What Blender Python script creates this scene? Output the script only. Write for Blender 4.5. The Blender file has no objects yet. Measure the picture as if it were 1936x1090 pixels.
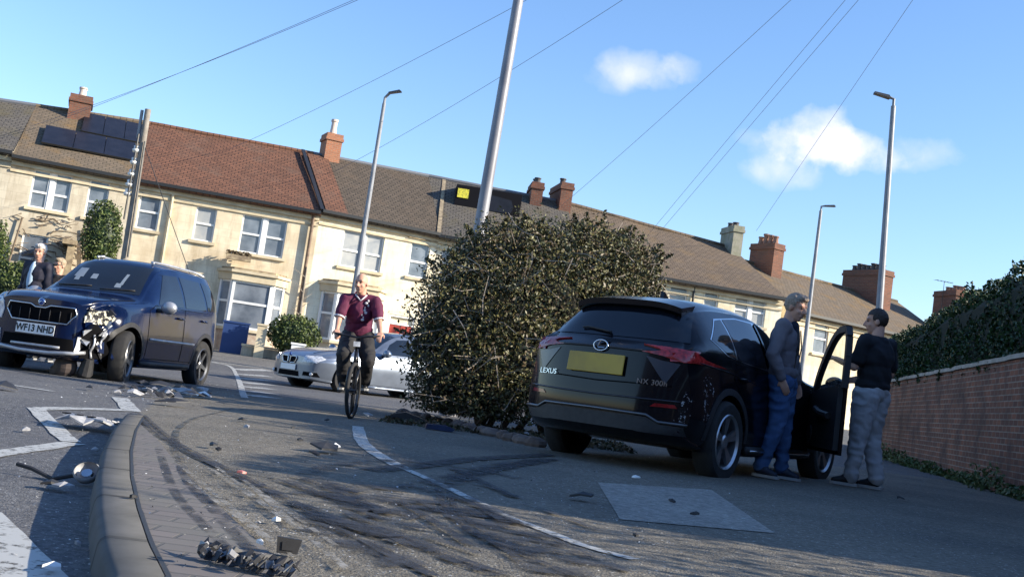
import bpy, bmesh, math, random
import numpy as np
from mathutils import Vector, Matrix, noise as mnoise
from mathutils.bvhtree import BVHTree
R = math.radians
rng = np.random.default_rng(7); random.seed(7)
S = bpy.context.scene
col = S.collection

# ------------------------------------------------------------------ camera
F, ROLL, PITCH, CZ, T = 2100.0, 0.143, 0.085, 0.62, 0.016
cam = bpy.data.cameras.new('camera'); cam.sensor_width = 36; cam.lens = 36*F/1936
cam.clip_start = 0.05; cam.clip_end = 3000
co = bpy.data.objects.new('camera', cam); col.objects.link(co); S.camera = co
CR = Matrix.Rotation(math.pi/2+PITCH, 3, 'X') @ Matrix.Rotation(ROLL, 3, 'Z')
co.matrix_world = Matrix.Translation((0, 0, CZ)) @ CR.to_4x4()
# ------------------------------------------------------------------ light
SUN_AZ, SUN_EL = R(11), R(23)          # azimuth behind the +X axis
sd = Vector((math.cos(SUN_EL)*math.cos(SUN_AZ), -math.cos(SUN_EL)*math.sin(SUN_AZ), math.sin(SUN_EL)))
sl = bpy.data.lights.new('sun', 'SUN'); sl.energy = 5.0; sl.angle = R(0.5); sl.color = (1.0, .90, .74)
so = bpy.data.objects.new('sun', sl); col.objects.link(so); so.location = (20, -5, 20)
so.rotation_euler = sd.to_track_quat('Z', 'Y').to_euler()
S.view_settings.view_transform = 'Standard'; S.view_settings.look = 'None'
S.view_settings.exposure = 0.95; S.view_settings.gamma = 1
def ray(x, y):
    d = CR @ Vector(((x-968)/F, -(y-545)/F, -1)); return d/d.y
def at(x, y, Y): return Vector((0, 0, CZ)) + ray(x, y)*Y
w = bpy.data.worlds.new('World'); S.world = w; w.use_nodes = True
nt = w.node_tree; nt.nodes.clear()
def nn(nt, t, **k):
    n = nt.nodes.new(t)
    for a, b in k.items(): setattr(n, a, b)
    return n
out = nn(nt, 'ShaderNodeOutputWorld'); bg = nn(nt, 'ShaderNodeBackground'); bg.inputs[1].default_value = 0.112
sky = nn(nt, 'ShaderNodeTexSky', sky_type='NISHITA', sun_disc=False, sun_elevation=SUN_EL,
         sun_rotation=math.atan2(sd.x, sd.y), altitude=0, air_density=1.25, dust_density=0.15, ozone_density=3.2)
tc = nn(nt, 'ShaderNodeTexCoord')
def vm(op, a, b=None):
    n = nn(nt, 'ShaderNodeVectorMath', operation=op)
    for i, v in enumerate((a, b)):
        if v is None: continue
        if isinstance(v, (tuple, Vector)): n.inputs[i].default_value = tuple(v)
        else: nt.links.new(v, n.inputs[i])
    return n.outputs['Value' if op == 'DOT_PRODUCT' else 'Vector']
def mm(op, a, b=None, c=None, cl=False):
    n = nn(nt, 'ShaderNodeMath', operation=op, use_clamp=cl)
    for i, v in enumerate((a, b, c)):
        if v is None: continue
        if isinstance(v, (int, float)): n.inputs[i].default_value = v
        else: nt.links.new(v, n.inputs[i])
    return n.outputs[0]
no = nn(nt, 'ShaderNodeTexNoise'); no.inputs['Scale'].default_value = 26; no.inputs['Detail'].default_value = 7; no.inputs['Roughness'].default_value = .55
nt.links.new(tc.outputs['Generated'], no.inputs['Vector'])
nz = mm('SUBTRACT', no.outputs[0], .5)
tot = None
# soft cumulus lobes: direction, half width, half height, density
for (px, py, a, b, s) in ((1215, 135, 66, 30, .62), (1295, 132, 40, 24, .55), (1170, 152, 50, 22, .4), (1540, 262, 62, 44, 1.1), (1610, 282, 84, 34, 1.05),
                          (1690, 287, 78, 26, .6), (1480, 325, 55, 25, .45), (1500, 290, 60, 40, .5), (1415, 258, 22, 13, .3)):
    c = ray(px, py).normalized(); right = Vector((c.y, -c.x, 0)).normalized(); up = right.cross(c)
    du = mm('MULTIPLY', vm('DOT_PRODUCT', tc.outputs['Generated'], right), F/a)
    dv0 = mm('SUBTRACT', vm('DOT_PRODUCT', tc.outputs['Generated'], up), 0.0)
    dv = mm('MULTIPLY', dv0, F/b)
    r2 = mm('ADD', mm('MULTIPLY', du, du), mm('MULTIPLY', dv, dv))
    fwd = mm('GREATER_THAN', vm('DOT_PRODUCT', tc.outputs['Generated'], c), 0)
    m = mm('ADD', mm('SUBTRACT', 1.0, mm('MULTIPLY', r2, .55)), mm('MULTIPLY', nz, 3.2))
    m = mm('MULTIPLY', mm('MULTIPLY', mm('SMOOTH_MIN', mm('MAXIMUM', mm('MULTIPLY', m, .62), 0.0), 1.0, .5, cl=True), s), fwd)
    tot = m if tot is None else mm('ADD', tot, m)
tot = mm('MULTIPLY', mm('MINIMUM', tot, 1.0), .9)
hsv = nn(nt, 'ShaderNodeHueSaturation'); hsv.inputs['Saturation'].default_value = 1.05; hsv.inputs['Value'].default_value = 1.1
nt.links.new(sky.outputs[0], hsv.inputs['Color'])
tint = nn(nt, 'ShaderNodeMix', data_type='RGBA', blend_type='MULTIPLY'); tint.inputs[0].default_value = 1
nt.links.new(hsv.outputs[0], tint.inputs[6]); tint.inputs[7].default_value = (.86, .92, 1.1, 1)
mx = nn(nt, 'ShaderNodeMix', data_type='RGBA'); mx.inputs[7].default_value = (5.0, 5.1, 5.6, 1)
nt.links.new(tot, mx.inputs[0]); nt.links.new(tint.outputs[2], mx.inputs[6])
nt.links.new(mx.outputs[2], bg.inputs[0]); nt.links.new(bg.outputs[0], out.inputs[0])

# ------------------------------------------------------------------ helpers
def mat(name, c, c2=None, scale=6, rough=.6, metal=0, bump=0, bscale=None, coat=0, spec=.5, kind='noise', contrast=(.35, .65), c3=None, s3=1.2, dist=0):
    m = bpy.data.materials.new(name); m.use_nodes = True; t = m.node_tree; b = t.nodes['Principled BSDF']
    b.inputs['Base Color'].default_value = (*c, 1); b.inputs['Roughness'].default_value = rough
    b.inputs['Metallic'].default_value = metal; b.inputs['Specular IOR Level'].default_value = spec
    if coat: b.inputs['Coat Weight'].default_value = coat; b.inputs['Coat Roughness'].default_value = .04
    co_ = nn(t, 'ShaderNodeTexCoord')
    cur = None
    if c2 is not None:
        n = nn(t, 'ShaderNodeTexNoise'); n.inputs['Scale'].default_value = scale; n.inputs['Detail'].default_value = 6; n.inputs['Distortion'].default_value = dist
        t.links.new(co_.outputs['Object'], n.inputs['Vector'])
        r = nn(t, 'ShaderNodeValToRGB'); r.color_ramp.elements[0].position, r.color_ramp.elements[1].position = contrast
        r.color_ramp.elements[0].color = (*c, 1); r.color_ramp.elements[1].color = (*c2, 1)
        t.links.new(n.outputs[0], r.inputs[0]); cur = r.outputs[0]
        if c3 is not None:
            n3 = nn(t, 'ShaderNodeTexNoise'); n3.inputs['Scale'].default_value = s3; n3.inputs['Detail'].default_value = 8
            t.links.new(co_.outputs['Object'], n3.inputs['Vector'])
            r3 = nn(t, 'ShaderNodeValToRGB'); r3.color_ramp.elements[0].position = .48; r3.color_ramp.elements[1].position = .68
            t.links.new(n3.outputs[0], r3.inputs[0])
            x = nn(t, 'ShaderNodeMix', data_type='RGBA'); x.inputs[7].default_value = (*c3, 1)
            t.links.new(r3.outputs[0], x.inputs[0]); t.links.new(cur, x.inputs[6]); cur = x.outputs[2]
        t.links.new(cur, b.inputs['Base Color'])
    if bump:
        n2 = nn(t, 'ShaderNodeTexNoise'); n2.inputs['Scale'].default_value = bscale or scale*4; n2.inputs['Detail'].default_value = 5
        t.links.new(co_.outputs['Object'], n2.inputs['Vector'])
        bp = nn(t, 'ShaderNodeBump'); bp.inputs['Strength'].default_value = bump; bp.inputs['Distance'].default_value = .02
        t.links.new(n2.outputs[0], bp.inputs['Height']); t.links.new(bp.outputs[0], b.inputs['Normal'])
    return m
def brickmat(name, c1, c2, mortar, bw, bh, ms, axes='XZ', rough=.85, stain=None, k=1.0, bump=.5, offset=.5, smear=None):
    m = bpy.data.materials.new(name); m.use_nodes = True; t = m.node_tree; b = t.nodes['Principled BSDF']
    b.inputs['Roughness'].default_value = rough; b.inputs['Specular IOR Level'].default_value = .25
    tcn = nn(t, 'ShaderNodeTexCoord'); sp = nn(t, 'ShaderNodeSeparateXYZ'); cb = nn(t, 'ShaderNodeCombineXYZ')
    t.links.new(tcn.outputs['Object'], sp.inputs[0])
    if axes == 'LZ':      # length along either horizontal axis
        ad = nn(t, 'ShaderNodeMath', operation='ADD'); t.links.new(sp.outputs['X'], ad.inputs[0]); t.links.new(sp.outputs['Y'], ad.inputs[1]); t.links.new(ad.outputs[0], cb.inputs[0]); t.links.new(sp.outputs['Z'], cb.inputs[1])
    else:
        t.links.new(sp.outputs[axes[0]], cb.inputs[0]); t.links.new(sp.outputs[axes[1]], cb.inputs[1])
    bt = nn(t, 'ShaderNodeTexBrick'); bt.offset = offset
    bt.inputs['Scale'].default_value = 1; bt.inputs['Brick Width'].default_value = bw; bt.inputs['Row Height'].default_value = bh
    bt.inputs['Mortar Size'].default_value = ms; bt.inputs['Mortar Smooth'].default_value = .3; bt.inputs['Bias'].default_value = 0
    bt.inputs['Color1'].default_value = (*c1, 1); bt.inputs['Color2'].default_value = (*c2, 1); bt.inputs['Mortar'].default_value = (*mortar, 1)
    t.links.new(cb.outputs[0], bt.inputs[0]); cur = bt.outputs[0]
    if stain is not None:
        n = nn(t, 'ShaderNodeTexNoise'); n.inputs['Scale'].default_value = stain[1]; n.inputs['Detail'].default_value = 8; n.inputs['Roughness'].default_value = .6
        t.links.new(tcn.outputs['Object'], n.inputs['Vector'])
        r = nn(t, 'ShaderNodeValToRGB'); r.color_ramp.elements[0].position = stain[2]; r.color_ramp.elements[1].position = stain[3]
        t.links.new(n.outputs[0], r.inputs[0]); x = nn(t, 'ShaderNodeMix', data_type='RGBA'); x.inputs[7].default_value = (*stain[0], 1)
        t.links.new(r.outputs[0], x.inputs[0]); t.links.new(cur, x.inputs[6]); cur = x.outputs[2]
    t.links.new(cur, b.inputs['Base Color'])
    bp = nn(t, 'ShaderNodeBump'); bp.inputs['Strength'].default_value = bump; bp.inputs['Distance'].default_value = .01
    iv = nn(t, 'ShaderNodeMath', operation='SUBTRACT'); iv.inputs[0].default_value = 1; t.links.new(bt.outputs['Fac'], iv.inputs[1])
    t.links.new(iv.outputs[0], bp.inputs['Height']); t.links.new(bp.outputs[0], b.inputs['Normal'])
    return m
def tag(o, label=None, cat=None, group=None, kind=None):
    if label: o['label'] = label
    if cat: o['category'] = cat
    if group: o['group'] = group
    if kind: o['kind'] = kind
    return o
def empty(name, label, cat, M=None, group=None):
    o = bpy.data.objects.new(name, None); o.empty_display_size = .2; col.objects.link(o)
    if M is not None: o.matrix_world = M
    return tag(o, label, cat, group)
def link(name, me, parent=None, smooth=False):
    o = bpy.data.objects.new(name, me); col.objects.link(o)
    if parent: o.parent = parent
    if smooth:
        me.polygons.foreach_set('use_smooth', [True]*len(me.polygons))
    return o
class MB:
    def __init__(s): s.v = []; s.f = []; s.m = []; s.mi = 0
    def add(s, vs, fs):
        b = len(s.v); s.v += [tuple(v) for v in vs]; s.f += [tuple(i+b for i in f) for f in fs]; s.m += [s.mi]*len(fs); return s
    def box(s, x0, x1, y0, y1, z0, z1, M=None):
        vs = [Vector((x, y, z)) for z in (z0, z1) for y in (y0, y1) for x in (x0, x1)]
        if M: vs = [M @ v for v in vs]
        return s.add(vs, [(0, 2, 3, 1), (4, 5, 7, 6), (0, 1, 5, 4), (2, 6, 7, 3), (0, 4, 6, 2), (1, 3, 7, 5)])
    def quad(s, a, b, c, d): return s.add([a, b, c, d], [(0, 1, 2, 3)])
    def tube(s, pts, rad, n=8, cap=True):
        pts = [Vector(p) for p in pts]; m = len(pts)
        if not hasattr(rad, '__len__'): rad = [rad]*m
        vs = []; prev = None
        for i, p in enumerate(pts):
            d = (pts[min(i+1, m-1)]-pts[max(i-1, 0)]).normalized()
            if prev is None: u = d.orthogonal().normalized()
            else: u = (prev-d*prev.dot(d)).normalized()
            prev = u; v = d.cross(u)
            vs += [p+(u*math.cos(a)+v*math.sin(a))*rad[i] for a in [2*math.pi*k/n for k in range(n)]]
        fs = [(i*n+k, i*n+(k+1) % n, (i+1)*n+(k+1) % n, (i+1)*n+k) for i in range(m-1) for k in range(n)]
        if cap: fs += [tuple(range(n))[::-1], tuple(range((m-1)*n, m*n))]
        return s.add(vs, fs)
    def prism(s, poly, axis, a, b, M=None):   # poly 2D in the other two axes
        def mk(p, t):
            l = [p[0], p[1]]; l.insert(axis, t); v = Vector(l); return M @ v if M else v
        n = len(poly); vs = [mk(p, a) for p in poly]+[mk(p, b) for p in poly]
        return s.add(vs, [tuple(range(n)), tuple(range(2*n-1, n-1, -1))]+[(i, i+n, (i+1) % n+n, (i+1) % n) for i in range(n)])
    def lathe(s, prof, n=24, M=None, arc=None):  # prof (r,z) about Z
        vs = []
        for r, z in prof:
            for k in range(n):
                a = 2*math.pi*k/n; v = Vector((r*math.cos(a), r*math.sin(a), z)); vs.append(M @ v if M else v)
        return s.add(vs, [(i*n+k, i*n+(k+1) % n, (i+1)*n+(k+1) % n, (i+1)*n+k) for i in range(len(prof)-1) for k in range(n)])
    def ell(s, c, r, M=None, nu=16, nv=10):
        vs = []; 
        for i in range(nv+1):
            th = math.pi*i/nv
            for k in range(nu):
                a = 2*math.pi*k/nu; v = Vector((r[0]*math.sin(th)*math.cos(a), r[1]*math.sin(th)*math.sin(a), r[2]*math.cos(th)))
                if M: v = M @ v
                vs.append(v+Vector(c))
        return s.add(vs, [(i*nu+k, (i+1)*nu+k, (i+1)*nu+(k+1) % nu, i*nu+(k+1) % nu) for i in range(nv) for k in range(nu)])
    def mesh(s, name, mats):
        me = bpy.data.meshes.new(name); me.from_pydata(s.v, [], s.f)
        for m in (mats if isinstance(mats, (list, tuple)) else [mats]): me.materials.append(m)
        me.polygons.foreach_set('material_index', s.m)
        bm = bmesh.new(); bm.from_mesh(me); bmesh.ops.recalc_face_normals(bm, faces=bm.faces); bm.to_mesh(me); bm.free()
        me.update(); return me
    def build(s, name, mats, parent=None, smooth=False): return link(name, s.mesh(name, mats), parent, smooth)
def autosmooth(o, ang=40):
    me = o.data; me.polygons.foreach_set('use_smooth', [True]*len(me.polygons)); me.set_sharp_from_angle(angle=R(ang)); return o
def vnoise(x, y, z=0): return mnoise.noise(Vector((x, y, z)))
def sstep(a, b, x):
    t = min(1, max(0, (x-a)/(b-a))); return t*t*(3-2*t)

# ------------------------------------------------------------------ ground
def base(x, y):
    return T*max(-26, min(26, x)) + .50*sstep(27, 37.5, y)*(1-.0*x) - .10*sstep(-6, -10, x)*0
KP = [(-0.75, .5), (-0.80, 2.0)]
def gnd0(px, py, dz=0):
    d = ray(px, py); t = -(CZ-dz)/(d.z-T*d.x); return Vector((0, 0, CZ))+d*t
for p in ((215, 1090), (196, 1030), (187, 960), (187, 900), (197, 850), (215, 812), (240, 782)):
    g = gnd0(*p); KP.append((g.x, g.y))
ky = [p[1] for p in KP]; kx = [p[0] for p in KP]
TIPY = ky[-1]
def kerbx(y):
    if y > TIPY: return kx[-1]-(y-TIPY)*.25
    return float(np.interp(y, ky, kx))
def kh(y): return .10*(1-sstep(TIPY-1.6, TIPY+.3, y)*.75)
def G(x, y):
    d = x-kerbx(y); wd = .12 if y < TIPY else .12+(y-TIPY)*.8
    return base(x, y)-kh(y)*(1-sstep(0, wd, d))*(1-sstep(18, 24, y))
def gpt(px, py):
    """where the sight line through a spot meets the ground"""
    d = ray(px, py); p = Vector((0, 0, CZ)); lo = None; t = 1.5
    while t < 120:
        q = p+d*t
        if q.z < G(q.x, q.y): break
        t += .05
    for _ in range(4):
        q = p+d*t; t -= (q.z-G(q.x, q.y))/(d.z-.0) if abs(d.z) > .02 else 0
    q = p+d*t; return Vector((q.x, q.y, G(q.x, q.y)))
def speckle(name, c, c2, c3, rough=.9, fleck=(.5, .5, .48), fl=.70, s=1.3, bump=.7, big=1.0):
    m = mat(name, c, c2, scale=s, rough=rough, bump=bump, bscale=90, spec=.25, contrast=(.3, .7), c3=c3, s3=.45)
    t = m.node_tree; b = t.nodes['Principled BSDF']; src = b.inputs['Base Color'].links[0].from_socket
    tcn = nn(t, 'ShaderNodeTexCoord')
    n = nn(t, 'ShaderNodeTexNoise'); n.inputs['Scale'].default_value = 55; n.inputs['Detail'].default_value = 3
    t.links.new(tcn.outputs['Object'], n.inputs['Vector'])
    r = nn(t, 'ShaderNodeValToRGB'); r.color_ramp.elements[0].position = fl-.06; r.color_ramp.elements[1].position = fl
    t.links.new(n.outputs[0], r.inputs[0]); x = nn(t, 'ShaderNodeMix', data_type='RGBA'); x.inputs[7].default_value = (*fleck, 1)
    t.links.new(r.outputs[0], x.inputs[0]); t.links.new(src, x.inputs[6])
    n2 = nn(t, 'ShaderNodeTexNoise'); n2.inputs['Scale'].default_value = 24; n2.inputs['Detail'].default_value = 4; n2.inputs['Roughness'].default_value = .75
    t.links.new(tcn.outputs['Object'], n2.inputs['Vector'])
    r2 = nn(t, 'ShaderNodeValToRGB'); r2.color_ramp.elements[0].position = .33; r2.color_ramp.elements[1].position = .62
    r2.color_ramp.elements[0].color = (.52, .52, .53, 1); r2.color_ramp.elements[1].color = (1.12, 1.12, 1.12, 1)
    t.links.new(n2.outputs[0], r2.inputs[0]); y = nn(t, 'ShaderNodeMix', data_type='RGBA', blend_type='MULTIPLY'); y.inputs[0].default_value = 1
    t.links.new(x.outputs[2], y.inputs[6]); t.links.new(r2.outputs[0], y.inputs[7]); t.links.new(y.outputs[2], b.inputs['Base Color'])
    return m
M_road = speckle('road_asphalt', (.125, .125, .13), (.165, .163, .16), (.11, .112, .12))
M_tarmac = speckle('worn_tarmac', (.168, .152, .122), (.215, .193, .156), (.13, .122, .105))
M_path = speckle('footway_asphalt', (.17, .16, .15), (.21, .20, .18), (.15, .15, .14))
def coords(a, b, fine, coarse):
    r = list(np.arange(a, b, fine)); return sorted(set(np.round(coarse[0]+r+coarse[1], 3)))
xs = coords(-4.2, .2, .06, [[-1500, -600, -200, -90, -50, -32, -26]+list(np.arange(-22, -4.3, 1.0)), list(np.arange(.2, 26, .9))+[26, 32, 50, 90, 200, 600, 1500]])
ys = coords(.6, 12, .1, [[-800, -200, -60, -20, -8, -3, -1, 0], list(np.arange(12, 45, .75))+[46, 50, 60, 90, 200, 600, 1800]])
g = MB(); nx = len(xs)
g.v = [(x, y, G(x, y)) for y in ys for x in xs]
for j in range(len(ys)-1):
    for i in range(nx-1):
        cx, cy = (xs[i]+xs[i+1])/2, (ys[j]+ys[j+1])/2
        road = cx < kerbx(cy)+.06 or cy > 17.5 and cy < 31 or (cy > TIPY and cx < kerbx(cy)-(cy-TIPY)*.1)
        g.f.append((j*nx+i, j*nx+i+1, (j+1)*nx+i+1, (j+1)*nx+i)); g.m.append(0 if road else (2 if cy > 31 else 1))
tag(g.build('ground', [M_road, M_tarmac, M_path], smooth=True), kind='structure')
# kerb along the corner
M_kerb = brickmat('kerb_concrete', (.082, .082, .08), (.108, .107, .104), (.02, .02, .02), 6.0, .86, .022, 'XY', stain=((.065, .065, .062), 5, .4, .7), offset=0)
yk = [y for y in np.arange(.5, TIPY-.05, .09)]
def kerb_line(off, dz, ylist):
    r = []
    for y in ylist:
        t = Vector((kerbx(y+.05)-kerbx(y-.05), .1, 0)).normalized(); n = Vector((t.y, -t.x, 0))
        p = Vector((kerbx(y), y, 0))+n*off; r.append(Vector((p.x, p.y, base(p.x, p.y)+dz(y))))
    return r
prof = [(-.022, lambda y: -kh(y)-.02), (-.012, lambda y: -.022), (-.006, lambda y: -.006), (.006, lambda y: .004), (.020, lambda y: .008), (.126, lambda y: .010), (.128, lambda y: -.02)]
rows = [kerb_line(o, f, yk) for o, f in prof]; k = MB(); n = len(yk)
k.v = [tuple(v) for r in rows for v in r]
for i in range(len(prof)-1):
    for j in range(n-1):
        k.f.append((i*n+j, i*n+j+1, (i+1)*n+j+1, (i+1)*n+j)); k.m.append(0)
tag(k.build('kerb', M_kerb, smooth=True), kind='structure')
# strips that lie on the ground
def smoothpts(pts, n=8):
    P = [Vector(p) for p in pts]; P = [P[0]*2-P[1]]+P+[P[-1]*2-P[-2]]; r = []
    for i in range(1, len(P)-2):
        for k in range(n):
            t = k/n; a, b, c, d = P[i-1:i+3]
            r.append(.5*((2*b)+(c-a)*t+(2*a-5*b+4*c-d)*t*t+(3*b-a-3*c+d)*t**3))
    r.append(P[-2]); return r
def ribbon(pxs, width, m, name, dz=.005, n=8, cross=3, jag=0, obj=True, mb=None):
    P = smoothpts([gpt(*p).xy.to_3d() for p in pxs], n) if len(pxs) > 2 else [gpt(*pxs[0]).xy.to_3d().lerp(gpt(*pxs[1]).xy.to_3d(), i/n) for i in range(n+1)]
    mb = mb or MB(); vs = []; W = width if hasattr(width, '__len__') else (width, width)
    for i, p in enumerate(P):
        t = (P[min(i+1, len(P)-1)]-P[max(0, i-1)]).normalized(); q = Vector((t.y, -t.x, 0)); ww = W[0]+(W[1]-W[0])*i/(len(P)-1)
        for c in range(cross+1):
            u = (c/cross-.5)*ww; j = jag*(random.random()-.5) if c in (0, cross) else 0; v = p+q*(u+j); vs.append((v.x, v.y, G(v.x, v.y)+dz))
    n1 = cross+1
    mb.add(vs, [(i*n1+c, i*n1+c+1, (i+1)*n1+c+1, (i+1)*n1+c) for i in range(len(P)-1) for c in range(cross)])
    if obj: return tag(mb.build(name, m), kind='structure')
def sheet(pxs, m, name, dz=.004, step=.25, world=None):
    P = world or [gpt(*p) for p in pxs]; bm = bmesh.new(); f = bm.faces.new([bm.verts.new((p.x, p.y, 0)) for p in P])
    x0, x1 = min(p.x for p in P), max(p.x for p in P); y0, y1 = min(p.y for p in P), max(p.y for p in P)
    for x in np.arange(x0+step, x1, step): bmesh.ops.bisect_plane(bm, geom=bm.verts[:]+bm.edges[:]+bm.faces[:], plane_co=(x, 0, 0), plane_no=(1, 0, 0))
    for y in np.arange(y0+step, y1, step): bmesh.ops.bisect_plane(bm, geom=bm.verts[:]+bm.edges[:]+bm.faces[:], plane_co=(0, y, 0), plane_no=(0, 1, 0))
    for v in bm.verts: v.co.z = G(v.co.x, v.co.y)+dz
    bmesh.ops.recalc_face_normals(bm, faces=bm.faces)
    me = bpy.data.meshes.new(name); bm.to_mesh(me); bm.free(); me.materials.append(m)
    return tag(link(name, me), kind='structure')
def worn(name, c, thr=.42, scale=14, rough=.7, soft=.1, detail=6, stretch=None):
    m = mat(name, c, rough=rough); t = m.node_tree; b = t.nodes['Principled BSDF']; o = t.nodes['Material Output']
    tcn = nn(t, 'ShaderNodeTexCoord'); n = nn(t, 'ShaderNodeTexNoise'); n.inputs['Scale'].default_value = scale; n.inputs['Detail'].default_value = detail; n.inputs['Roughness'].default_value = .7
    t.links.new(tcn.outputs['Object'], n.inputs['Vector'])
    r = nn(t, 'ShaderNodeValToRGB'); r.color_ramp.elements[0].position = thr-soft; r.color_ramp.elements[1].position = thr+soft
    t.links.new(n.outputs[0], r.inputs[0]); tr = nn(t, 'ShaderNodeBsdfTransparent'); x = nn(t, 'ShaderNodeMixShader')
    t.links.new(r.outputs[0], x.inputs[0]); t.links.new(tr.outputs[0], x.inputs[1]); t.links.new(b.outputs[0], x.inputs[2]); t.links.new(x.outputs[0], o.inputs[0])
    return m
M_paint = worn('road_paint', (.42, .42, .395), .41, 20, soft=.07)
M_paintold = worn('old_road_paint', (.36, .36, .35), .45, 18, soft=.12)
M_tyre_mark = worn('tyre_rubber', (.022, .022, .026), .47, 9, soft=.12)
M_tyre_faint = worn('tyre_smear', (.04, .04, .043), .54, 5, soft=.12)
M_pave = brickmat('brick_paving', (.15, .135, .125), (.185, .162, .148), (.115, .108, .10), .21, .105, .008, 'XY', stain=((.16, .155, .13), 1.5, .45, .75), bump=.6)
# brick paved corner behind the kerb stone
inner = kerb_line(.13, lambda y: 0, [y for y in np.arange(.6, TIPY-.3, .3)])
edge = [gpt(*p) for p in ((262, 800), (300, 835), (345, 890), (400, 945), (480, 1020), (560, 1090))]+[Vector((.2, 1.6, 0)), Vector((.5, .6, 0))]
sheet(None, M_pave, 'pavement', .006, .2, world=list(inner)+edge)
jl = [p for p in kerb_line(.137, lambda y: .0115, yk[14:-3])]; jb = MB(); jv = []
for i, p in enumerate(jl):
    t = (jl[min(i+1, len(jl)-1)]-jl[max(i-1, 0)]).normalized(); q = Vector((t.y, -t.x, 0)); jv += [p-q*.008, p+q*(.006+.006*abs(vnoise(i*.4, 1)))]
jb.add(jv, [(2*i, 2*i+1, 2*i+3, 2*i+2) for i in range(len(jl)-1)]); tag(jb.build('kerb_joint', mat('joint_dirt', (.03, .03, .028))), kind='structure')
M_patch = speckle('concrete_patch', (.31, .29, .255), (.36, .335, .295), (.27, .255, .23))
sheet([(1130, 912), (1345, 926), (1465, 1008), (1172, 982)], M_patch, 'concrete_patch')
ribbon([(676, 806), (682, 830), (700, 850), (740, 874), (765, 886)], .115, M_paint, 'road_marking', .005, jag=.012)
ribbon([(765, 886), (830, 915), (900, 948), (960, 977), (1040, 1008), (1110, 1034), (1200, 1058)], (.06, .065), M_paint, 'road_marking', .005, jag=.010)
for a, b, wd in (((74, 773), (245, 776), .16), ((68, 772), (136, 836), .13), ((140, 838), (-30, 862), .14), ((227, 752), (250, 778), .16), ((-60, 968), (60, 1100), .22), ((100, 740), (-20, 722), .10), ((398, 684), (520, 706), .10)):
    ribbon([a, b], wd, M_paint, 'road_marking', .006, cross=2, jag=.015)
for i in range(7):   # worn crossing bars on the side road
    ribbon([(446+i*3, 699+i*8), (506+i*1.5, 703+i*8)], .42, M_paint, 'crossing_stripe', .006, cross=2, jag=.02)
ribbon([(400, 684), (440, 698), (452, 720), (462, 752)], .10, M_paint, 'road_marking', .007, jag=.01)
for pts, wd, m in ((((250, 782), (300, 822), (380, 868), (470, 912), (560, 958), (640, 1003), (760, 1062), (820, 1092)), .05, M_tyre_mark),
                   (((262, 782), (318, 826), (400, 872), (500, 920), (600, 972)), .03, M_tyre_mark),
                   (((560, 955), (640, 985), (740, 1010), (860, 1060), (950, 1090)), .10, M_tyre_mark),
                   (((330, 830), (350, 900), (402, 962), (462, 1030), (540, 1092)), .05, M_tyre_faint),
                   (((300, 850), (330, 930), (390, 1000), (450, 1060), (480, 1090)), .04, M_tyre_faint),
                   (((828, 925), (846, 965), (900, 1012), (1000, 1056), (1090, 1092)), .045, M_tyre_mark),
                   (((846, 925), (862, 962), (915, 1005), (1010, 1048)), .03, M_tyre_mark),
                   (((590, 940), (680, 920), (780, 925), (860, 905), (940, 884), (1020, 870)), .22, M_tyre_faint),
                   (((700, 890), (800, 880), (900, 868), (1040, 860)), .16, M_tyre_mark),
                   (((640, 960), (740, 945), (830, 955), (900, 985), (1000, 1040), (1060, 1090)), .26, M_tyre_faint),
                   (((720, 985), (800, 965), (900, 970), (1010, 1010), (1150, 1080)), .18, M_tyre_faint),
                   (((560, 905), (640, 880), (760, 872), (880, 885), (980, 905)), .12, M_tyre_faint),
                   (((600, 1000), (700, 1040), (800, 1092)), .2, M_tyre_faint),
                   (((520, 826), (640, 845), (760, 860)), .05, M_tyre_faint),
                   (((850, 905), (920, 890), (1010, 872), (1045, 868)), .14, M_tyre_mark)):
    ribbon(pts, wd, m, 'tyre_mark', .008+.002*random.random(), n=10)
rq = random.Random(12)
for i in range(26):
    x0 = rq.uniform(520, 1000); y0 = rq.uniform(880, 990); dx = rq.uniform(90, 260); k_ = rq.uniform(.18, .55); bnd = rq.uniform(-.2, .25)
    pts = [(x0+dx*t, y0+dx*t*k_+bnd*dx*t*t*.5) for t in (0, .25, .5, .75, 1)]
    pts = [p for p in pts if p[1] < 1086]
    if len(pts) > 2: ribbon(pts, rq.uniform(.015, .07)*(1 if i % 3 else 2), (M_tyre_mark, M_tyre_faint, M_tyre_faint)[i % 3], 'tyre_mark', .0085+.0003*i, n=6)
for i in range(7):
    x0 = rq.uniform(330, 520); y0 = rq.uniform(860, 960); pts = [(x0+t*90, y0+t*(62+i*3)) for t in (0, 1, 2)]
    ribbon([p for p in pts if p[1] < 1088], rq.uniform(.012, .03), worn('pale_scrape', (.30, .28, .24), .55, 12), 'road_scrape', .0165+.0003*i, n=6)
# faint round trench scar in the tarmac
ribbon([(440, 772), (370, 790), (335, 815), (345, 850), (420, 885), (520, 905)], .04, worn('scar', (.07, .07, .06), .5, 6), 'road_scar', .005)
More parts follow.
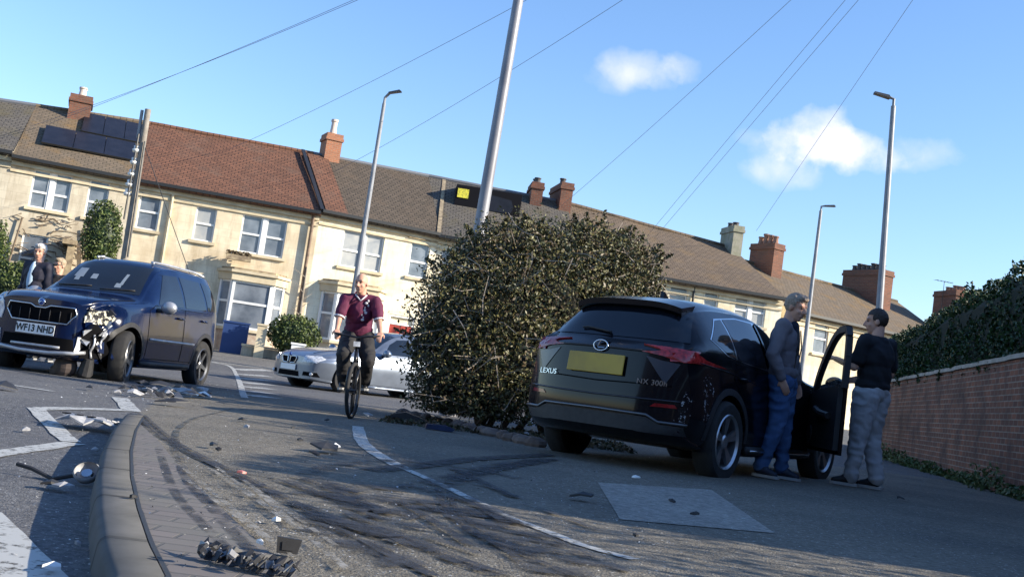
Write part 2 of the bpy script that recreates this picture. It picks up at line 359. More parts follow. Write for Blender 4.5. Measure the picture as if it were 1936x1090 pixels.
# ------------------------------------------------------------------ terrace
M_glass = mat('window_glass', (.10, .12, .15), (.22, .25, .29), scale=1.7, rough=.12, spec=.8)
M_net = mat('net_curtain_glass', (.42, .42, .40), (.30, .32, .34), scale=2.5, rough=.25)
M_upvc = mat('white_frame', (.78, .78, .76), rough=.45)
def stone(name, c, c2, st, s=.9):
    m = brickmat(name, c, c2, tuple(x*.80 for x in c), .62, .27, .006, 'XZ', stain=(st, s, .44, .72), bump=.25)
    t = m.node_tree; b = t.nodes['Principled BSDF']; src = b.inputs['Base Color'].links[0].from_socket
    tcn = nn(t, 'ShaderNodeTexCoord'); mp = nn(t, 'ShaderNodeMapping'); mp.inputs['Scale'].default_value = (2.6, 2.6, .35); n = nn(t, 'ShaderNodeTexNoise'); n.inputs['Scale'].default_value = 1.4; n.inputs['Detail'].default_value = 9; n.inputs['Roughness'].default_value = .7
    t.links.new(tcn.outputs['Object'], mp.inputs[0]); t.links.new(mp.outputs[0], n.inputs['Vector']); r = nn(t, 'ShaderNodeValToRGB'); r.color_ramp.elements[0].position = .50; r.color_ramp.elements[1].position = .72; r.color_ramp.elements[1].color = (.75, .75, .75, 1)
    t.links.new(n.outputs[0], r.inputs[0]); x = nn(t, 'ShaderNodeMix', data_type='RGBA'); x.inputs[7].default_value = (*[v*.8 for v in st], 1); t.links.new(r.outputs[0], x.inputs[0]); t.links.new(src, x.inputs[6]); t.links.new(x.outputs[2], b.inputs['Base Color']); return m
M_stone = [stone('cream_stone', (.68, .59, .42), (.73, .64, .48), (.48, .38, .25)), stone('honey_stone', (.74, .64, .46), (.79, .69, .51), (.50, .39, .25)), stone('pale_painted_stone', (.80, .74, .57), (.83, .77, .60), (.62, .52, .34)),
           stone('weathered_stone', (.54, .48, .37), (.60, .54, .42), (.34, .28, .2))]
M_dress = mat('dressed_stone', (.64, .55, .38), (.50, .41, .27), scale=2.5, rough=.8)
M_dirt = mat('sooty_ledge', (.20, .15, .10), (.40, .32, .20), scale=6, rough=.9)
M_gut = mat('black_gutter', (.02, .02, .02), rough=.4)
def tiles(name, a, b, mo, st, bw=.23, bh=.16): return brickmat(name, a, b, mo, bw, bh, .018, 'XY', stain=(st, .9, .5, .8), bump=.8)
M_tile = dict(red=tiles('red_roof_tiles', (.13, .064, .040), (.195, .092, .056), (.055, .030, .024), (.14, .09, .066)),
              dark=tiles('dark_roof_tiles', (.080, .064, .048), (.115, .09, .068), (.035, .03, .025), (.11, .08, .055)),
              grey=tiles('grey_roof_tiles', (.10, .09, .08), (.135, .12, .10), (.05, .045, .04), (.12, .10, .05)),
              brown=tiles('brown_roof_tiles', (.125, .093, .066), (.16, .12, .086), (.07, .055, .042), (.18, .12, .06)),
              moss=tiles('mossy_roof_tiles', (.135, .105, .074), (.175, .135, .096), (.085, .07, .05), (.22, .13, .045)))
M_brick = brickmat('chimney_brick', (.21, .085, .052), (.14, .058, .04), (.15, .12, .095), .22, .075, .010, 'LZ', stain=((.12, .08, .06), 2, .5, .8))
M_brickor = brickmat('orange_brick', (.38, .15, .08), (.29, .115, .065), (.30, .22, .16), .22, .075, .010, 'LZ', stain=((.30, .15, .09), 2, .5, .8))
M_rend = mat('grey_render', (.33, .31, .25), (.22, .22, .15), scale=3, rough=.9, bump=.3)
M_pot = mat('clay_pot', (.33, .16, .10), (.20, .12, .09), scale=8, rough=.8)
M_potd = mat('sooty_pot', (.06, .05, .05), rough=.7)
M_potw = mat('cream_pot', (.62, .52, .44), rough=.7)
M_solar = mat('solar_glass', (.012, .013, .020), (.018, .019, .028), scale=3, rough=.35, spec=.25)
M_lead = mat('lead_flashing', (.14, .145, .16), rough=.5)
M_brickn = brickmat('added_house_brick', (.16, .07, .05), (.12, .055, .04), (.2, .17, .14), .22, .075, .010, 'XZ')
HB = .47   # level of the plots
class House:
    def __init__(s, label, p0, p1, ez, rpx0, rpx1, depth=8.0, tile='brown', wall=0, over0=0, over1=0, group='terraced houses along the far side of the road'):
        """p0,p1: plan points of the facade; ez eaves height; rpx: ridge sight line; roof pitched front to back"""
        s.p0, s.p1 = Vector(p0), Vector(p1); d = (s.p1-s.p0); s.L = d.length; d.normalize(); s.u = Vector((d.x, d.y, 0)); s.n = Vector((d.y, -d.x, 0))
        s.M = Matrix(((s.u.x, -s.n.x, 0, s.p0.x), (s.u.y, -s.n.y, 0, s.p0.y), (0, 0, 1, HB), (0, 0, 0, 1)))   # local x along, y into the house, z up
        s.Mi = s.M.inverted(); s.E = empty('terraced_house', label, 'house', s.M, group); s.ez = ez-HB; s.depth = depth
        s.wins = []; s.mat = M_stone[wall]; s.tile = M_tile[tile]; s.R0, s.R1 = rpx0, rpx1
    def loc(s, px, py, off=0):
        o = s.Mi @ Vector((0, 0, CZ)); d = s.Mi.to_3x3() @ ray(px, py); t = (off-o.y)/d.y; q = o+d*t; return q.x, q.z
    def hole(s, x0, x1, z0, z1): s.wins.append((x0, x1, z0, z1))
    def window(s, px, py, ww, hh, lights=1, sill=True, net=False, split=.5, off=0, parent=None, cut=True, hood=False):
        x, z = s.loc(px, py, off)
        x0, x1, z0, z1 = x-ww/2, x+ww/2, z-hh/2, z+hh/2; y = off
        if cut: s.hole(x0, x1, z0, z1)
        yi = y+(.10 if cut else -.02); fr = MB(); n = lights; fw = .055
        lw = (ww-(n-1)*.14)/n
        gl = MB()
        for i in range(n):
            a = x0+i*(lw+.14); b = a+lw
            fr.box(a, a+fw, yi-.03, yi+.04, z0, z1); fr.box(b-fw, b, yi-.03, yi+.04, z0, z1)
            fr.box(a+fw, b-fw, yi-.03, yi+.04, z1-fw, z1); fr.box(a+fw, b-fw, yi-.03, yi+.04, z0, z0+fw)
            zc = z0+hh*split; fr.box(a+fw, b-fw, yi-.035, yi+.035, zc-.035, zc+.035)
            gl.box(a+fw+.002, b-fw-.002, yi+.012, yi+.02, z0+fw, zc-.035); gl.box(a+fw+.002, b-fw-.002, yi+.0, yi+.008, zc+.035, z1-fw)
            if i < n-1: fr.box(b+.001, b+.139, yi-.06, yi+.05, z0, z1)
        fo = fr.build('window', M_upvc, s.E); gl.build('pane', M_net if net else M_glass, fo)
        if sill:
            m = MB(); m.box(x0-.1, x1+.1, y-.10, y+.09 if cut else y+.01, z0-.10, z0-.002); m.build('sill', M_dress, s.E)
        if hood:
            m = MB(); m.box(x0-.16, x1+.16, y-.10, y+.02, z1+.12, z1+.22); m.build('hood_mould', M_dirt, s.E)
        return x, z
    def plain_window(s, x, z, ww, hh):
        f = (HBP := s); a = MB(); s.hole(x-ww/2, x+ww/2, z-hh/2, z+hh/2)
        for q in ((x-ww/2, x-ww/2+.06, z-hh/2, z+hh/2), (x+ww/2-.06, x+ww/2, z-hh/2, z+hh/2), (x-ww/2+.06, x+ww/2-.06, z-hh/2, z-hh/2+.06), (x-ww/2+.06, x+ww/2-.06, z+hh/2-.06, z+hh/2), (x-ww/2+.06, x+ww/2-.06, z-.03, z+.03)): a.box(q[0], q[1], .06, .13, q[2], q[3])
        fo = a.build('window', M_upvc, s.E); g_ = MB(); g_.box(x-ww/2+.062, x+ww/2-.062, .09, .10, z-hh/2+.062, z+hh/2-.062); g_.build('pane', M_glass, fo)
    def finish(s, ridge_y=None, courses=True):
        L, ez = s.L, s.ez
        X = sorted({0, L, *[v for w_ in s.wins for v in w_[:2] if 0 < v < L]}); Z = sorted({-1.2, ez, *[v for w_ in s.wins for v in w_[2:] if -1.2 < v < ez]})
        m = MB()
        for i in range(len(X)-1):
            for j in range(len(Z)-1):
                cx, cz = (X[i]+X[i+1])/2, (Z[j]+Z[j+1])/2
                if any(a < cx < b and c < cz < d for a, b, c, d in s.wins): continue
                m.quad((X[i], 0, Z[j]), (X[i+1], 0, Z[j]), (X[i+1], 0, Z[j+1]), (X[i], 0, Z[j+1]))
        for a, b, c, d in s.wins:
            m.quad((a, 0, c), (a, .14, c), (a, .14, d), (a, 0, d)); m.quad((b, 0, c), (b, .14, c), (b, .14, d), (b, 0, d))
            m.quad((a, 0, d), (b, 0, d), (b, .14, d), (a, .14, d)); m.quad((a, 0, c), (b, 0, c), (b, .14, c), (a, .14, c))
            m.quad((a, .145, c), (b, .145, c), (b, .145, d), (a, .145, d))
        dp = s.depth
        r0 = s.Mi @ Vector((*s.R0[:2], s.R0[2])); r1 = s.Mi @ Vector((*s.R1[:2], s.R1[2])); b0 = r0*2-Vector((0, 0, 0)); b1 = r1*2-Vector((L, 0, 0)); b0.z = b1.z = ez
        for x, rr, bb in ((0, r0, b0), (L, r1, b1)): m.add([(x, 0, -1.2), (bb.x, bb.y, -1.2), (bb.x, bb.y, ez), (rr.x, rr.y, rr.z-.05), (x, 0, ez)], [(0, 1, 2, 3, 4)])
        m.quad((b0.x, b0.y, -1.2), (b1.x, b1.y, -1.2), b1, b0)
        m.build('wall', s.mat, s.E)
        s.ry = (r0.y+r1.y)/2; rzm = (r0.z+r1.z)/2; s.rz = rzm; s.pitch = math.atan2(rzm-ez, s.ry)
        Mr = Matrix.Translation((0, 0, ez)) @ Matrix.Rotation(s.pitch, 4, 'X'); ln = math.hypot(s.ry, rzm-ez); Mri = Mr.inverted()
        r = MB(); nU, nV = int(L/.5)+1, 10
        def rp(a_, b_, h_):
            e_ = Vector((L*a_, 0, ez)); t_ = r0.lerp(r1, a_); p_ = e_.lerp(t_, b_); q_ = Mri @ p_
            return (q_.x, q_.y, q_.z+h_+.04*vnoise(q_.x*.5+s.p0.x, q_.y*.4, s.p0.y))
        r.v = [rp(i/nU, -.07+1.07*j/nV, .07) for j in range(nV+1) for i in range(nU+1)]; r.f = [(j*(nU+1)+i, j*(nU+1)+i+1, (j+1)*(nU+1)+i+1, (j+1)*(nU+1)+i) for j in range(nV) for i in range(nU)]; r.m = [0]*len(r.f)
        r.quad(rp(0, -.07, .06), rp(1, -.07, .06), rp(1, -.07, -.03), rp(0, -.07, -.03)); r.quad(rp(0, -.07, -.035), rp(1, -.07, -.035), rp(1, 1, -.035), rp(0, 1, -.035))
        ro = r.build('roof', s.tile, s.E); ro.matrix_local = Mr; s.Mr = Mr.copy(); s.roof = ro; s.ln = ln
        b_ = MB(); b_.quad(r0+Vector((0, 0, .08)), r1+Vector((0, 0, .08)), b1, b0); b_.build('rear_roof', s.tile, s.E)
        rd = MB(); rd.tube([r0.lerp(r1, i/12)+Vector((0, 0, .09+.015*vnoise(i*3.1, s.p0.x))) for i in range(13)], .09, 8); rd.build('ridge_tiles', M_lead if s.tile in (M_tile['dark'], M_tile['grey']) else s.tile, s.E)
        gt = MB(); gt.box(0.0, L, -.40, -.29, ez-.14, ez-.03); gt.build('gutter', M_gut, s.E)
        if courses:
            c = MB(); c.box(0, L, -.12, -.002, ez-.34, ez-.20); c.box(0, L, -.06, -.002, ez-.55, ez-.47); c.build('cornice', M_dress, s.E)
        return s
    def chimney(s, px, py, ww, dd, top, pots=2, m=None, ry=None, potm=None, poth=.45, zb=None, yoff=0):
        """px,py: sight line to the middle of the cap; top: cap height"""
        y = s.ry+yoff; x, z = s.loc(px, py, y)
        h = z; c = MB(); zb = s.rz-1.0 if zb is None else zb
        c.box(x-ww/2, x+ww/2, y-dd/2, y+dd/2, zb, h-.28); c.box(x-ww/2-.05, x+ww/2+.05, y-dd/2-.05, y+dd/2+.05, h-.278, h-.16); c.box(x-ww/2-.02, x+ww/2+.02, y-dd/2-.02, y+dd/2+.02, h-.158, h)
        co_ = c.build('chimney', m or M_brick, s.E)
        for i in range(pots):
            yy = y+(i-(pots-1)/2)*(dd*.8/max(1, pots)); p = MB()
            hh = poth*(1+.15*((i*37) % 3-1)); p.lathe([(.0, h-.01), (.15, h-.01), (.12, h+hh*.5), (.115, h+hh*.85), (.15, h+hh*.86), (.14, h+hh), (.09, h+hh), (.09, h+hh-.1)], 12)
            o = p.build('chimney_pot', potm or M_pot, co_, smooth=False); o.location = (0, 0, 0)
            for vtx in o.data.vertices: vtx.co.x += x; vtx.co.y += yy
        return co_, x, y, h
def box_on_roof(h, name, u0, u1, v0, v1, t0, t1, m, parent=None):   # along, up-slope, height over the tiles
    b = MB(); b.box(u0, u1, v0, v1, t0, t1); o = b.build(name, m, parent or h.roof); return o
def gp(px, py, Y): p = at(px, py, Y); return (p.x, p.y)
PL = dict(a=(-27.0, 33.0), b=(-16.9, 36.3), c=(-13.3, 37.7), d=(-7.15, 39.3), e=(-3.0, 41.2), f=(.9, 41.6), g=(2.2, 41.7), h=(10.6, 43.4), i=(11.2, 44.9), j=(17.0, 48.5), k=(21.5, 51.5))
EZ = 5.72
NR = {}
def ridge_nodes(names, pxs, back=4.3):
    for i, n_ in enumerate(names):
        q = Vector(PL[n_]); a_ = Vector(PL[names[max(i-1, 0)]]); b_ = Vector(PL[names[min(i+1, len(names)-1)]])
        d = (b_-a_).normalized(); p = q+Vector((-d.y, d.x))*back; px = pxs[i]
        NR[n_] = (p.x, p.y, at(px[0], px[1], p.y).z)      # height read off the sight line to the ridge
ridge_nodes('abcdeg', ((-60, 182), (125, 213), (305, 241), (605, 297), (838, 341), (1000, 378)))
PL['g2'] = PL['g']
NR['h'] = (9.3, 48.0, at(1378, 470, 48.0).z-.05)
NR['i'] = (9.9, 49.6, at(1470, 505, 49.6).z); NR['j'] = (15.0, 53.2, at(1660, 553, 53.2).z); NR['k'] = (19.6, 56.5, at(1765, 583, 56.5).z)
# 1 leftmost
h0 = House('weathered stone house at the left end of the terrace with grey tiled roof', PL['a'], PL['b'], EZ+.12, NR['a'], NR['b'], 9, 'grey', 3)
h0.window(-60, 330, 1.2, 1.3, 2); h0.finish()
# 2 solar panel house
h1 = House('stone house with two rows of solar panels and a vine over its porch', PL['b'], PL['c'], EZ+.02, NR['b'], NR['c'], 8.5, 'moss', 3)
h1.window(96, 361, 1.22, 1.28, 2, split=.42, net=False); h1.window(184, 377, .66, 1.3, 1, split=.42)
h1.window(58, 500, .8, 2.0, 1, sill=False, split=.6)
h1.finish()
def roofpos(h, px, py):   # sight line to roof plane, in roof coordinates
    Mr = (h.M @ h.Mr).inverted(); o = Mr @ Vector((0, 0, CZ)); d = Mr.to_3x3() @ ray(px, py); t = -o.z/d.z; q = o+d*t; return q.x, q.y
for a, b, c, d in (((62, 276), (245, 309), (100, 245), (262, 283)), ((140, 250), (262, 281), (172, 222), (285, 248))):
    (u0, va), (u1, vb), (u2, vc), (u3, vd) = [roofpos(h1, *q) for q in (a, b, c, d)]
    u0 = (u0+u2)/2; u1 = (u1+u3)/2; v0 = (va+vb)/2; v1 = (vc+vd)/2; nP = 3
    for i in range(nP):
        ua = u0+(u1-u0)*i/nP; ub = u0+(u1-u0)*(i+1)/nP
        p = box_on_roof(h1, 'solar_panel', ua+.01, ub-.01, v0+.02, v1-.02, .14, .19, M_solar, h1.E); p.matrix_local = h1.Mr
        fr = MB(); fr.box(ua+.0, ub-.0, v0, v0+.018, .13, .192); f_ = fr.build('panel_rail', M_gut, p)
h1.chimney(155, 186, .75, 1.3, 0, 2, M_brick, potm=M_potw, poth=.42)
# 3 red roof
h2 = House('honey stone house with orange red tiled roof and a ground floor bay window', PL['c'], PL['d'], EZ, NR['c'], NR['d'], 8.5, 'red', 1)
h2.window(281, 400, .72, 1.25, 1, net=False, split=.5); h2.window(387, 423, .70, 1.22, 1, net=True, split=.5)
h2.window(497, 446, 1.55, 1.35, 2, split=.5)
def bay(h, px, py, ww, hh, base_m, panel=None, net=False):
    x, z = h.loc(px, py, -.6); b = MB(); d = .62; z0, z1 = z-hh/2, z+hh/2; x0, x1 = x-ww/2, x+ww/2
    pl = [(x0, -.003), (x0+.42, -d), (x1-.42, -d), (x1, -.003)]
    b.prism(pl, 2, -1.2, z0-.10); bo = b.build('bay_window', base_m, h.E)
    s_ = MB(); s_.prism([(x0-.08, -.003), (x0+.38, -d-.08), (x1-.38, -d-.08), (x1+.08, -.003)], 2, z0-.098, z0-.003); s_.build('sill', M_dress, bo)
    c = MB(); c.prism([(x0-.08, -.003), (x0+.38, -d-.08), (x1-.38, -d-.08), (x1+.08, -.003)], 2, z1+.003, z1+.26); c.prism([(x0-.16, -.003), (x0+.34, -d-.16), (x1-.34, -d-.16), (x1+.16, -.003)], 2, z1+.263, z1+.36); c.build('bay_cornice', M_dress, bo)
    c = MB(); c.prism([(x0, -.003), (x0+.42, -d), (x1-.42, -d), (x1, -.003)], 2, z1+.363, z1+.44); c.build('bay_roof', M_dirt, bo)
    for (a, e) in ((pl[0], pl[1]), (pl[1], pl[2]), (pl[2], pl[3])):
        a = Vector((*a, 0)); e = Vector((*e, 0)); t = (e-a); Lw = t.length; t.normalize(); nn_ = Vector((t.y, -t.x, 0))
        M = Matrix(((t.x, -nn_.x, 0, a.x), (t.y, -nn_.y, 0, a.y), (0, 0, 1, z0), (0, 0, 0, 1)))
        f_ = MB(); f_.box(.02, .12, 0, .12, 0, hh, M); f_.box(Lw-.12, Lw-.02, 0, .12, 0, hh, M); f_.box(.12, Lw-.12, .03, .1, 0, .07, M); f_.box(.12, Lw-.12, .03, .1, hh-.07, hh, M); f_.box(.12, Lw-.12, .02, .1, hh*.55-.04, hh*.55+.04, M)
        fo = f_.build('bay_frame', M_upvc, bo); g_ = MB(); g_.box(.122, Lw-.122, .05, .06, .07, hh-.07, M); g_.build('pane', M_net if net else M_glass, fo)
    return bo, x, z, x0, x1, z0, z1
bo, bx_, bz_, *_r = bay(h2, 472, 578, 2.25, 1.62, mat('bay_brick', (.35, .24, .18), (.50, .42, .32), scale=4, rough=.9))
h2.finish()
pipe = lambda h, pts, r=.045, m=M_gut: (lambda mb: mb.build('downpipe', m, h.E))((lambda mb: (mb.tube(pts, r, 8), mb)[1])(MB()))
def vpipe(h, px, py, z1=None, r=.045, z0=-.3, m=M_gut):
    x, z = h.loc(px, py, -.08); pipe(h, [(x, -.08, z0), (x, -.08, (h.ez-.15) if z1 is None else z1)], r, m)
vpipe(h2, 315, 440, r=.05, m=M_dress)
# 4 dark roof
h3 = House('pale painted house with dark tiled roof and a red tiled strip beside its neighbour', PL['d'], PL['e'], EZ+.08, NR['d'], NR['e'], 8.5, 'dark', 2)
h3.window(685, 474, 1.55, 1.35, 2, split=.45, hood=False, net=True); h3.window(792, 492, .75, 1.3, 1, split=.45, hood=True)
bay(h3, 668, 603, 2.3, 1.7, M_dress)
x, z = h3.loc(757, 625, 0); h3.hole(x-.5, x+.5, -.3, 2.05)
d_ = MB(); d_.box(x-.44, x+.44, .06, .11, -.28, 1.7); do = d_.build('door', mat('red_door', (.33, .035, .02), rough=.4), h3.E); d_ = MB()
d_.box(x-.5, x-.44, .03, .12, -.3, 2.05); d_.box(x+.44, x+.5, .03, .12, -.3, 2.05); d_.box(x-.44, x+.44, .03, .12, 1.98, 2.05); d_.box(x-.44, x+.44, .03, .12, 1.7, 1.75); d_.build('door_frame', M_upvc, do)
h3.finish()
box_on_roof(h3, 'red_tile_strip', .12, .95, -.27, h3.ln-.3, .085, .125, M_tile['red'], h3.E).matrix_local = h3.Mr
vpipe(h3, 583, 470, r=.06, m=mat('rusty_pipe', (.10, .06, .04), (.20, .13, .08), scale=9))
h3.chimney(629, 256, .62, .9, 0, 1, M_brickor, potm=M_potw, poth=.75)
box_on_roof(h3, 'valley_flashing', -.08, .06, -.27, h3.ln-.05, .09, .14, M_gut, h3.E).matrix_local = h3.Mr
# 5 dormer house
h4 = House('cream house half hidden by the bush with a black box dormer on its roof', PL['e'], PL['g'], EZ+.02, NR['e'], NR['g'], 8.5, 'grey', 2)
h4.window(850, 505, .75, 1.3); h4.window(950, 520, 1.4, 1.3, 2); h4.finish()
(u0, v0) = roofpos(h4, 858, 392); (u1, v1) = roofpos(h4, 985, 396)
Mr = h4.Mr
yl = (Mr @ Vector((u0, v0, 0))).y; zl = (Mr @ Vector((u0, v0, 0))).z
db = MB(); db.prism([(yl-.06, zl-.12), (yl-.06, zl+.92), (yl+.1, zl+.97), (yl+3.0, zl+1.05), (yl+3.0, zl-.02)], 0, u0, u1-.1); dorm = db.build('dormer', mat('black_cladding', (.008, .008, .011), rough=.8, spec=.12), h4.E)
pb = MB(); pb.box(u0+.06, u0+.50, yl-.09, yl-.064, zl+.42, zl+.78); pb.build('yellow_board', mat('yellow_board', (.80, .70, .06), (.45, .42, .05), scale=14, contrast=(.45, .6)), dorm)
pb = MB(); pb.add([(u0+1.12, yl-.075, zl+.08), (u1-.5, yl-.075, zl+.08), (u1-.38, yl-.075, zl+.3), (u1-.5, yl-.075, zl+.62), (u0+1.12, yl-.075, zl+.74)], [(0, 1, 2, 3, 4)]); pb.build('dormer_window', M_solar, dorm)
(ua, va) = roofpos(h4, 838, 345)
box_on_roof(h4, 'verge_ridge', -.08, .06, -.28, h4.ln, .09, .17, M_dirt, h4.E).matrix_local = h4.Mr
h4.chimney(1014, 350, .48, 1.5, 0, 2, M_brick, potm=M_potd, poth=.3)
# 6 long brown roof
h5 = House('long cream house with a wide brown roof behind the black car', PL['g'], PL['h'], 5.50, NR['g'], NR['h'], 8.5, 'brown', 2)
for (px, py, a, b, n) in ((1283, 556, .75, 1.1, 1), (1345, 566, .6, .9, 1), (1418, 588, 1.3, 1.1, 2)): h5.window(px, py, a, b, n, net=(n == 2))
h5.window(1150, 560, 1.3, 1.3, 2); h5.finish(); vpipe(h5, 1311, 560, r=.05)
h5.chimney(1063, 352, .50, 2.0, 0, 1, M_brick, potm=M_potd, poth=.38)
h5.chimney(1386, 430, .45, 1.4, 0, 2, M_rend, potm=M_potd, poth=.22)
# 7 beyond
h6 = House('cream house with mossy brown roof and a tall brick chimney beyond the long roof', PL['i'], PL['j'], 5.22, NR['i'], NR['j'], 9, 'moss', 0)
h6.window(1552, 640, .85, 1.25, 1, net=False); h6.window(1660, 650, .9, 1.2); h6.finish()
h6.chimney(1452, 462, .62, 1.5, 0, 4, M_brick, potm=M_pot, poth=.42, zb=3.6, yoff=-.6)
h6.chimney(1642, 512, .7, 2.5, 0, 7, M_brick, potm=M_potd, poth=.32, yoff=-.2)
h7 = House('farthest cream house with brown roof running down behind the hedge', PL['j'], PL['k'], 4.95, NR['j'], NR['k'], 9, 'moss', 0); h7.window(1720, 660, .9, 1.2); h7.finish()
h8 = House('house behind the hedge of which only a dark brick chimney shows', (21.6, 49.6), (30, 51.5), 4.7, (20.7, 54, 6.9), (29, 56, 6.9), 9, 'brown', 0); h8.window(1850, 640, .9, 1.2); h8.finish()
h8.chimney(1806, 552, 1.1, 1.8, 0, 5, M_brick, potm=M_pot, poth=.28)
a_ = MB(); x, z = h8.loc(1784, 545, h8.ry); a_.tube([(x, h8.ry, h8.rz), (x, h8.ry, z+.35)], .015, 5); a_.tube([(x-.5, h8.ry, z+.35), (x+.5, h8.ry, z+.33)], .012, 5); [a_.tube([(x-.45+i*.2, h8.ry-.2, z+.35), (x-.45+i*.2, h8.ry+.2, z+.35)], .008, 4) for i in range(5)]; a_.build('aerial', M_gut, h8.E)
for i, lab in enumerate(('unseen brick house at the right, added for the car reflections', 'unseen middle brick house added for the car reflections', 'unseen brick house at the left, added for the car reflections')):  # added out of view behind the camera to block sky and darken car reflections
    xa, xb = 14-i*12, 2.4-i*12
    hn = House(lab, (xa, -13.0-.2*i), (xb, -13.2-.2*i), 5.9, (xa, -17.3, 8.6), (xb, -17.5, 8.6), 8.5, 'brown', 0, group='unseen houses added for the car reflections'); hn.mat = M_brickn
    for zx in (2.4, 6.0, 9.4): hn.plain_window(zx, 3.9, 1.2, 1.3); hn.plain_window(zx, 1.2, 1.3, 1.5)
    hn.finish()
# front garden walls, bins, shrubs come later
# ------------------------------------------------------------------ vehicles
def paint(name, c, rough=.28, metal=.35, coat=.5, spec=.35): return mat(name, c, tuple(x*1.25+.001 for x in c), scale=3, rough=rough, metal=metal, coat=coat, spec=spec)
M_navy = paint('navy_paint', (.002, .0075, .034), .18, 0, .4, .3); M_black = paint('black_paint', (.0025, .003, .006), .16, 0, .28, .22); M_silver = paint('silver_paint', (.17, .20, .25), .3, .55)
M_carglass = mat('car_glass', (.010, .013, .018), rough=.04, spec=.9); M_carglass2 = mat('tinted_car_glass', (.006, .008, .012), rough=.05, spec=.7)
M_plastic = mat('black_plastic', (.018, .018, .02), (.028, .028, .03), scale=20, rough=.6)
M_chrome = mat('chrome', (.62, .63, .65), rough=.16, metal=1); M_alu = mat('matt_silver_trim', (.50, .51, .53), (.38, .39, .41), scale=6, rough=.4, metal=.5)
M_rubber = mat('tyre_rubber_solid', (.016, .016, .017), (.028, .027, .026), scale=12, rough=.85)
M_rimd = mat('dark_alloy', (.16, .165, .175), rough=.35, metal=.8); M_rims = mat('bright_alloy', (.45, .46, .48), rough=.3, metal=.85)
M_dark = mat('dark_void', (.004, .004, .005), rough=.9, spec=.1)
M_lamp = mat('lamp_glass', (.70, .72, .75), (.38, .40, .44), scale=16, rough=.12, spec=.9, contrast=(.4, .6)); M_red = mat('red_lens', (.34, .008, .014), (.16, .004, .006), scale=30, rough=.12, spec=.8)
M_redb = mat('bright_red_lens', (.60, .03, .03), (.22, .006, .008), scale=25, rough=.15, spec=.8)
M_white = mat('plate_white', (.80, .80, .78), rough=.4); M_yel = mat('plate_yellow', (.55, .36, .045), (.40, .26, .05), scale=5, rough=.5, contrast=(.35, .7)); M_ink = mat('plate_black', (.01, .01, .01), rough=.5)
M_badge = mat('badge_blue', (.02, .06, .25), rough=.3)
def pchip(xs_, ys_, x):
    xs_, ys_ = np.array(xs_, float), np.array(ys_, float); h = np.diff(xs_); d = np.diff(ys_)/h; m = np.zeros(len(xs_)); m[0], m[-1] = d[0], d[-1]
    for i in range(1, len(xs_)-1):
        m[i] = 0 if d[i-1]*d[i] <= 0 else (h[i-1]+h[i])*3/((2*h[i]+h[i-1])/d[i-1]+(h[i]+2*h[i-1])/d[i])
    k = np.clip(np.searchsorted(xs_, x)-1, 0, len(h)-1); t = (x-xs_[k])/h[k]
    return (2*t**3-3*t*t+1)*ys_[k]+(t**3-2*t*t+t)*h[k]*m[k]+(-2*t**3+3*t*t)*ys_[k+1]+(t**3-t*t)*h[k]*m[k+1]
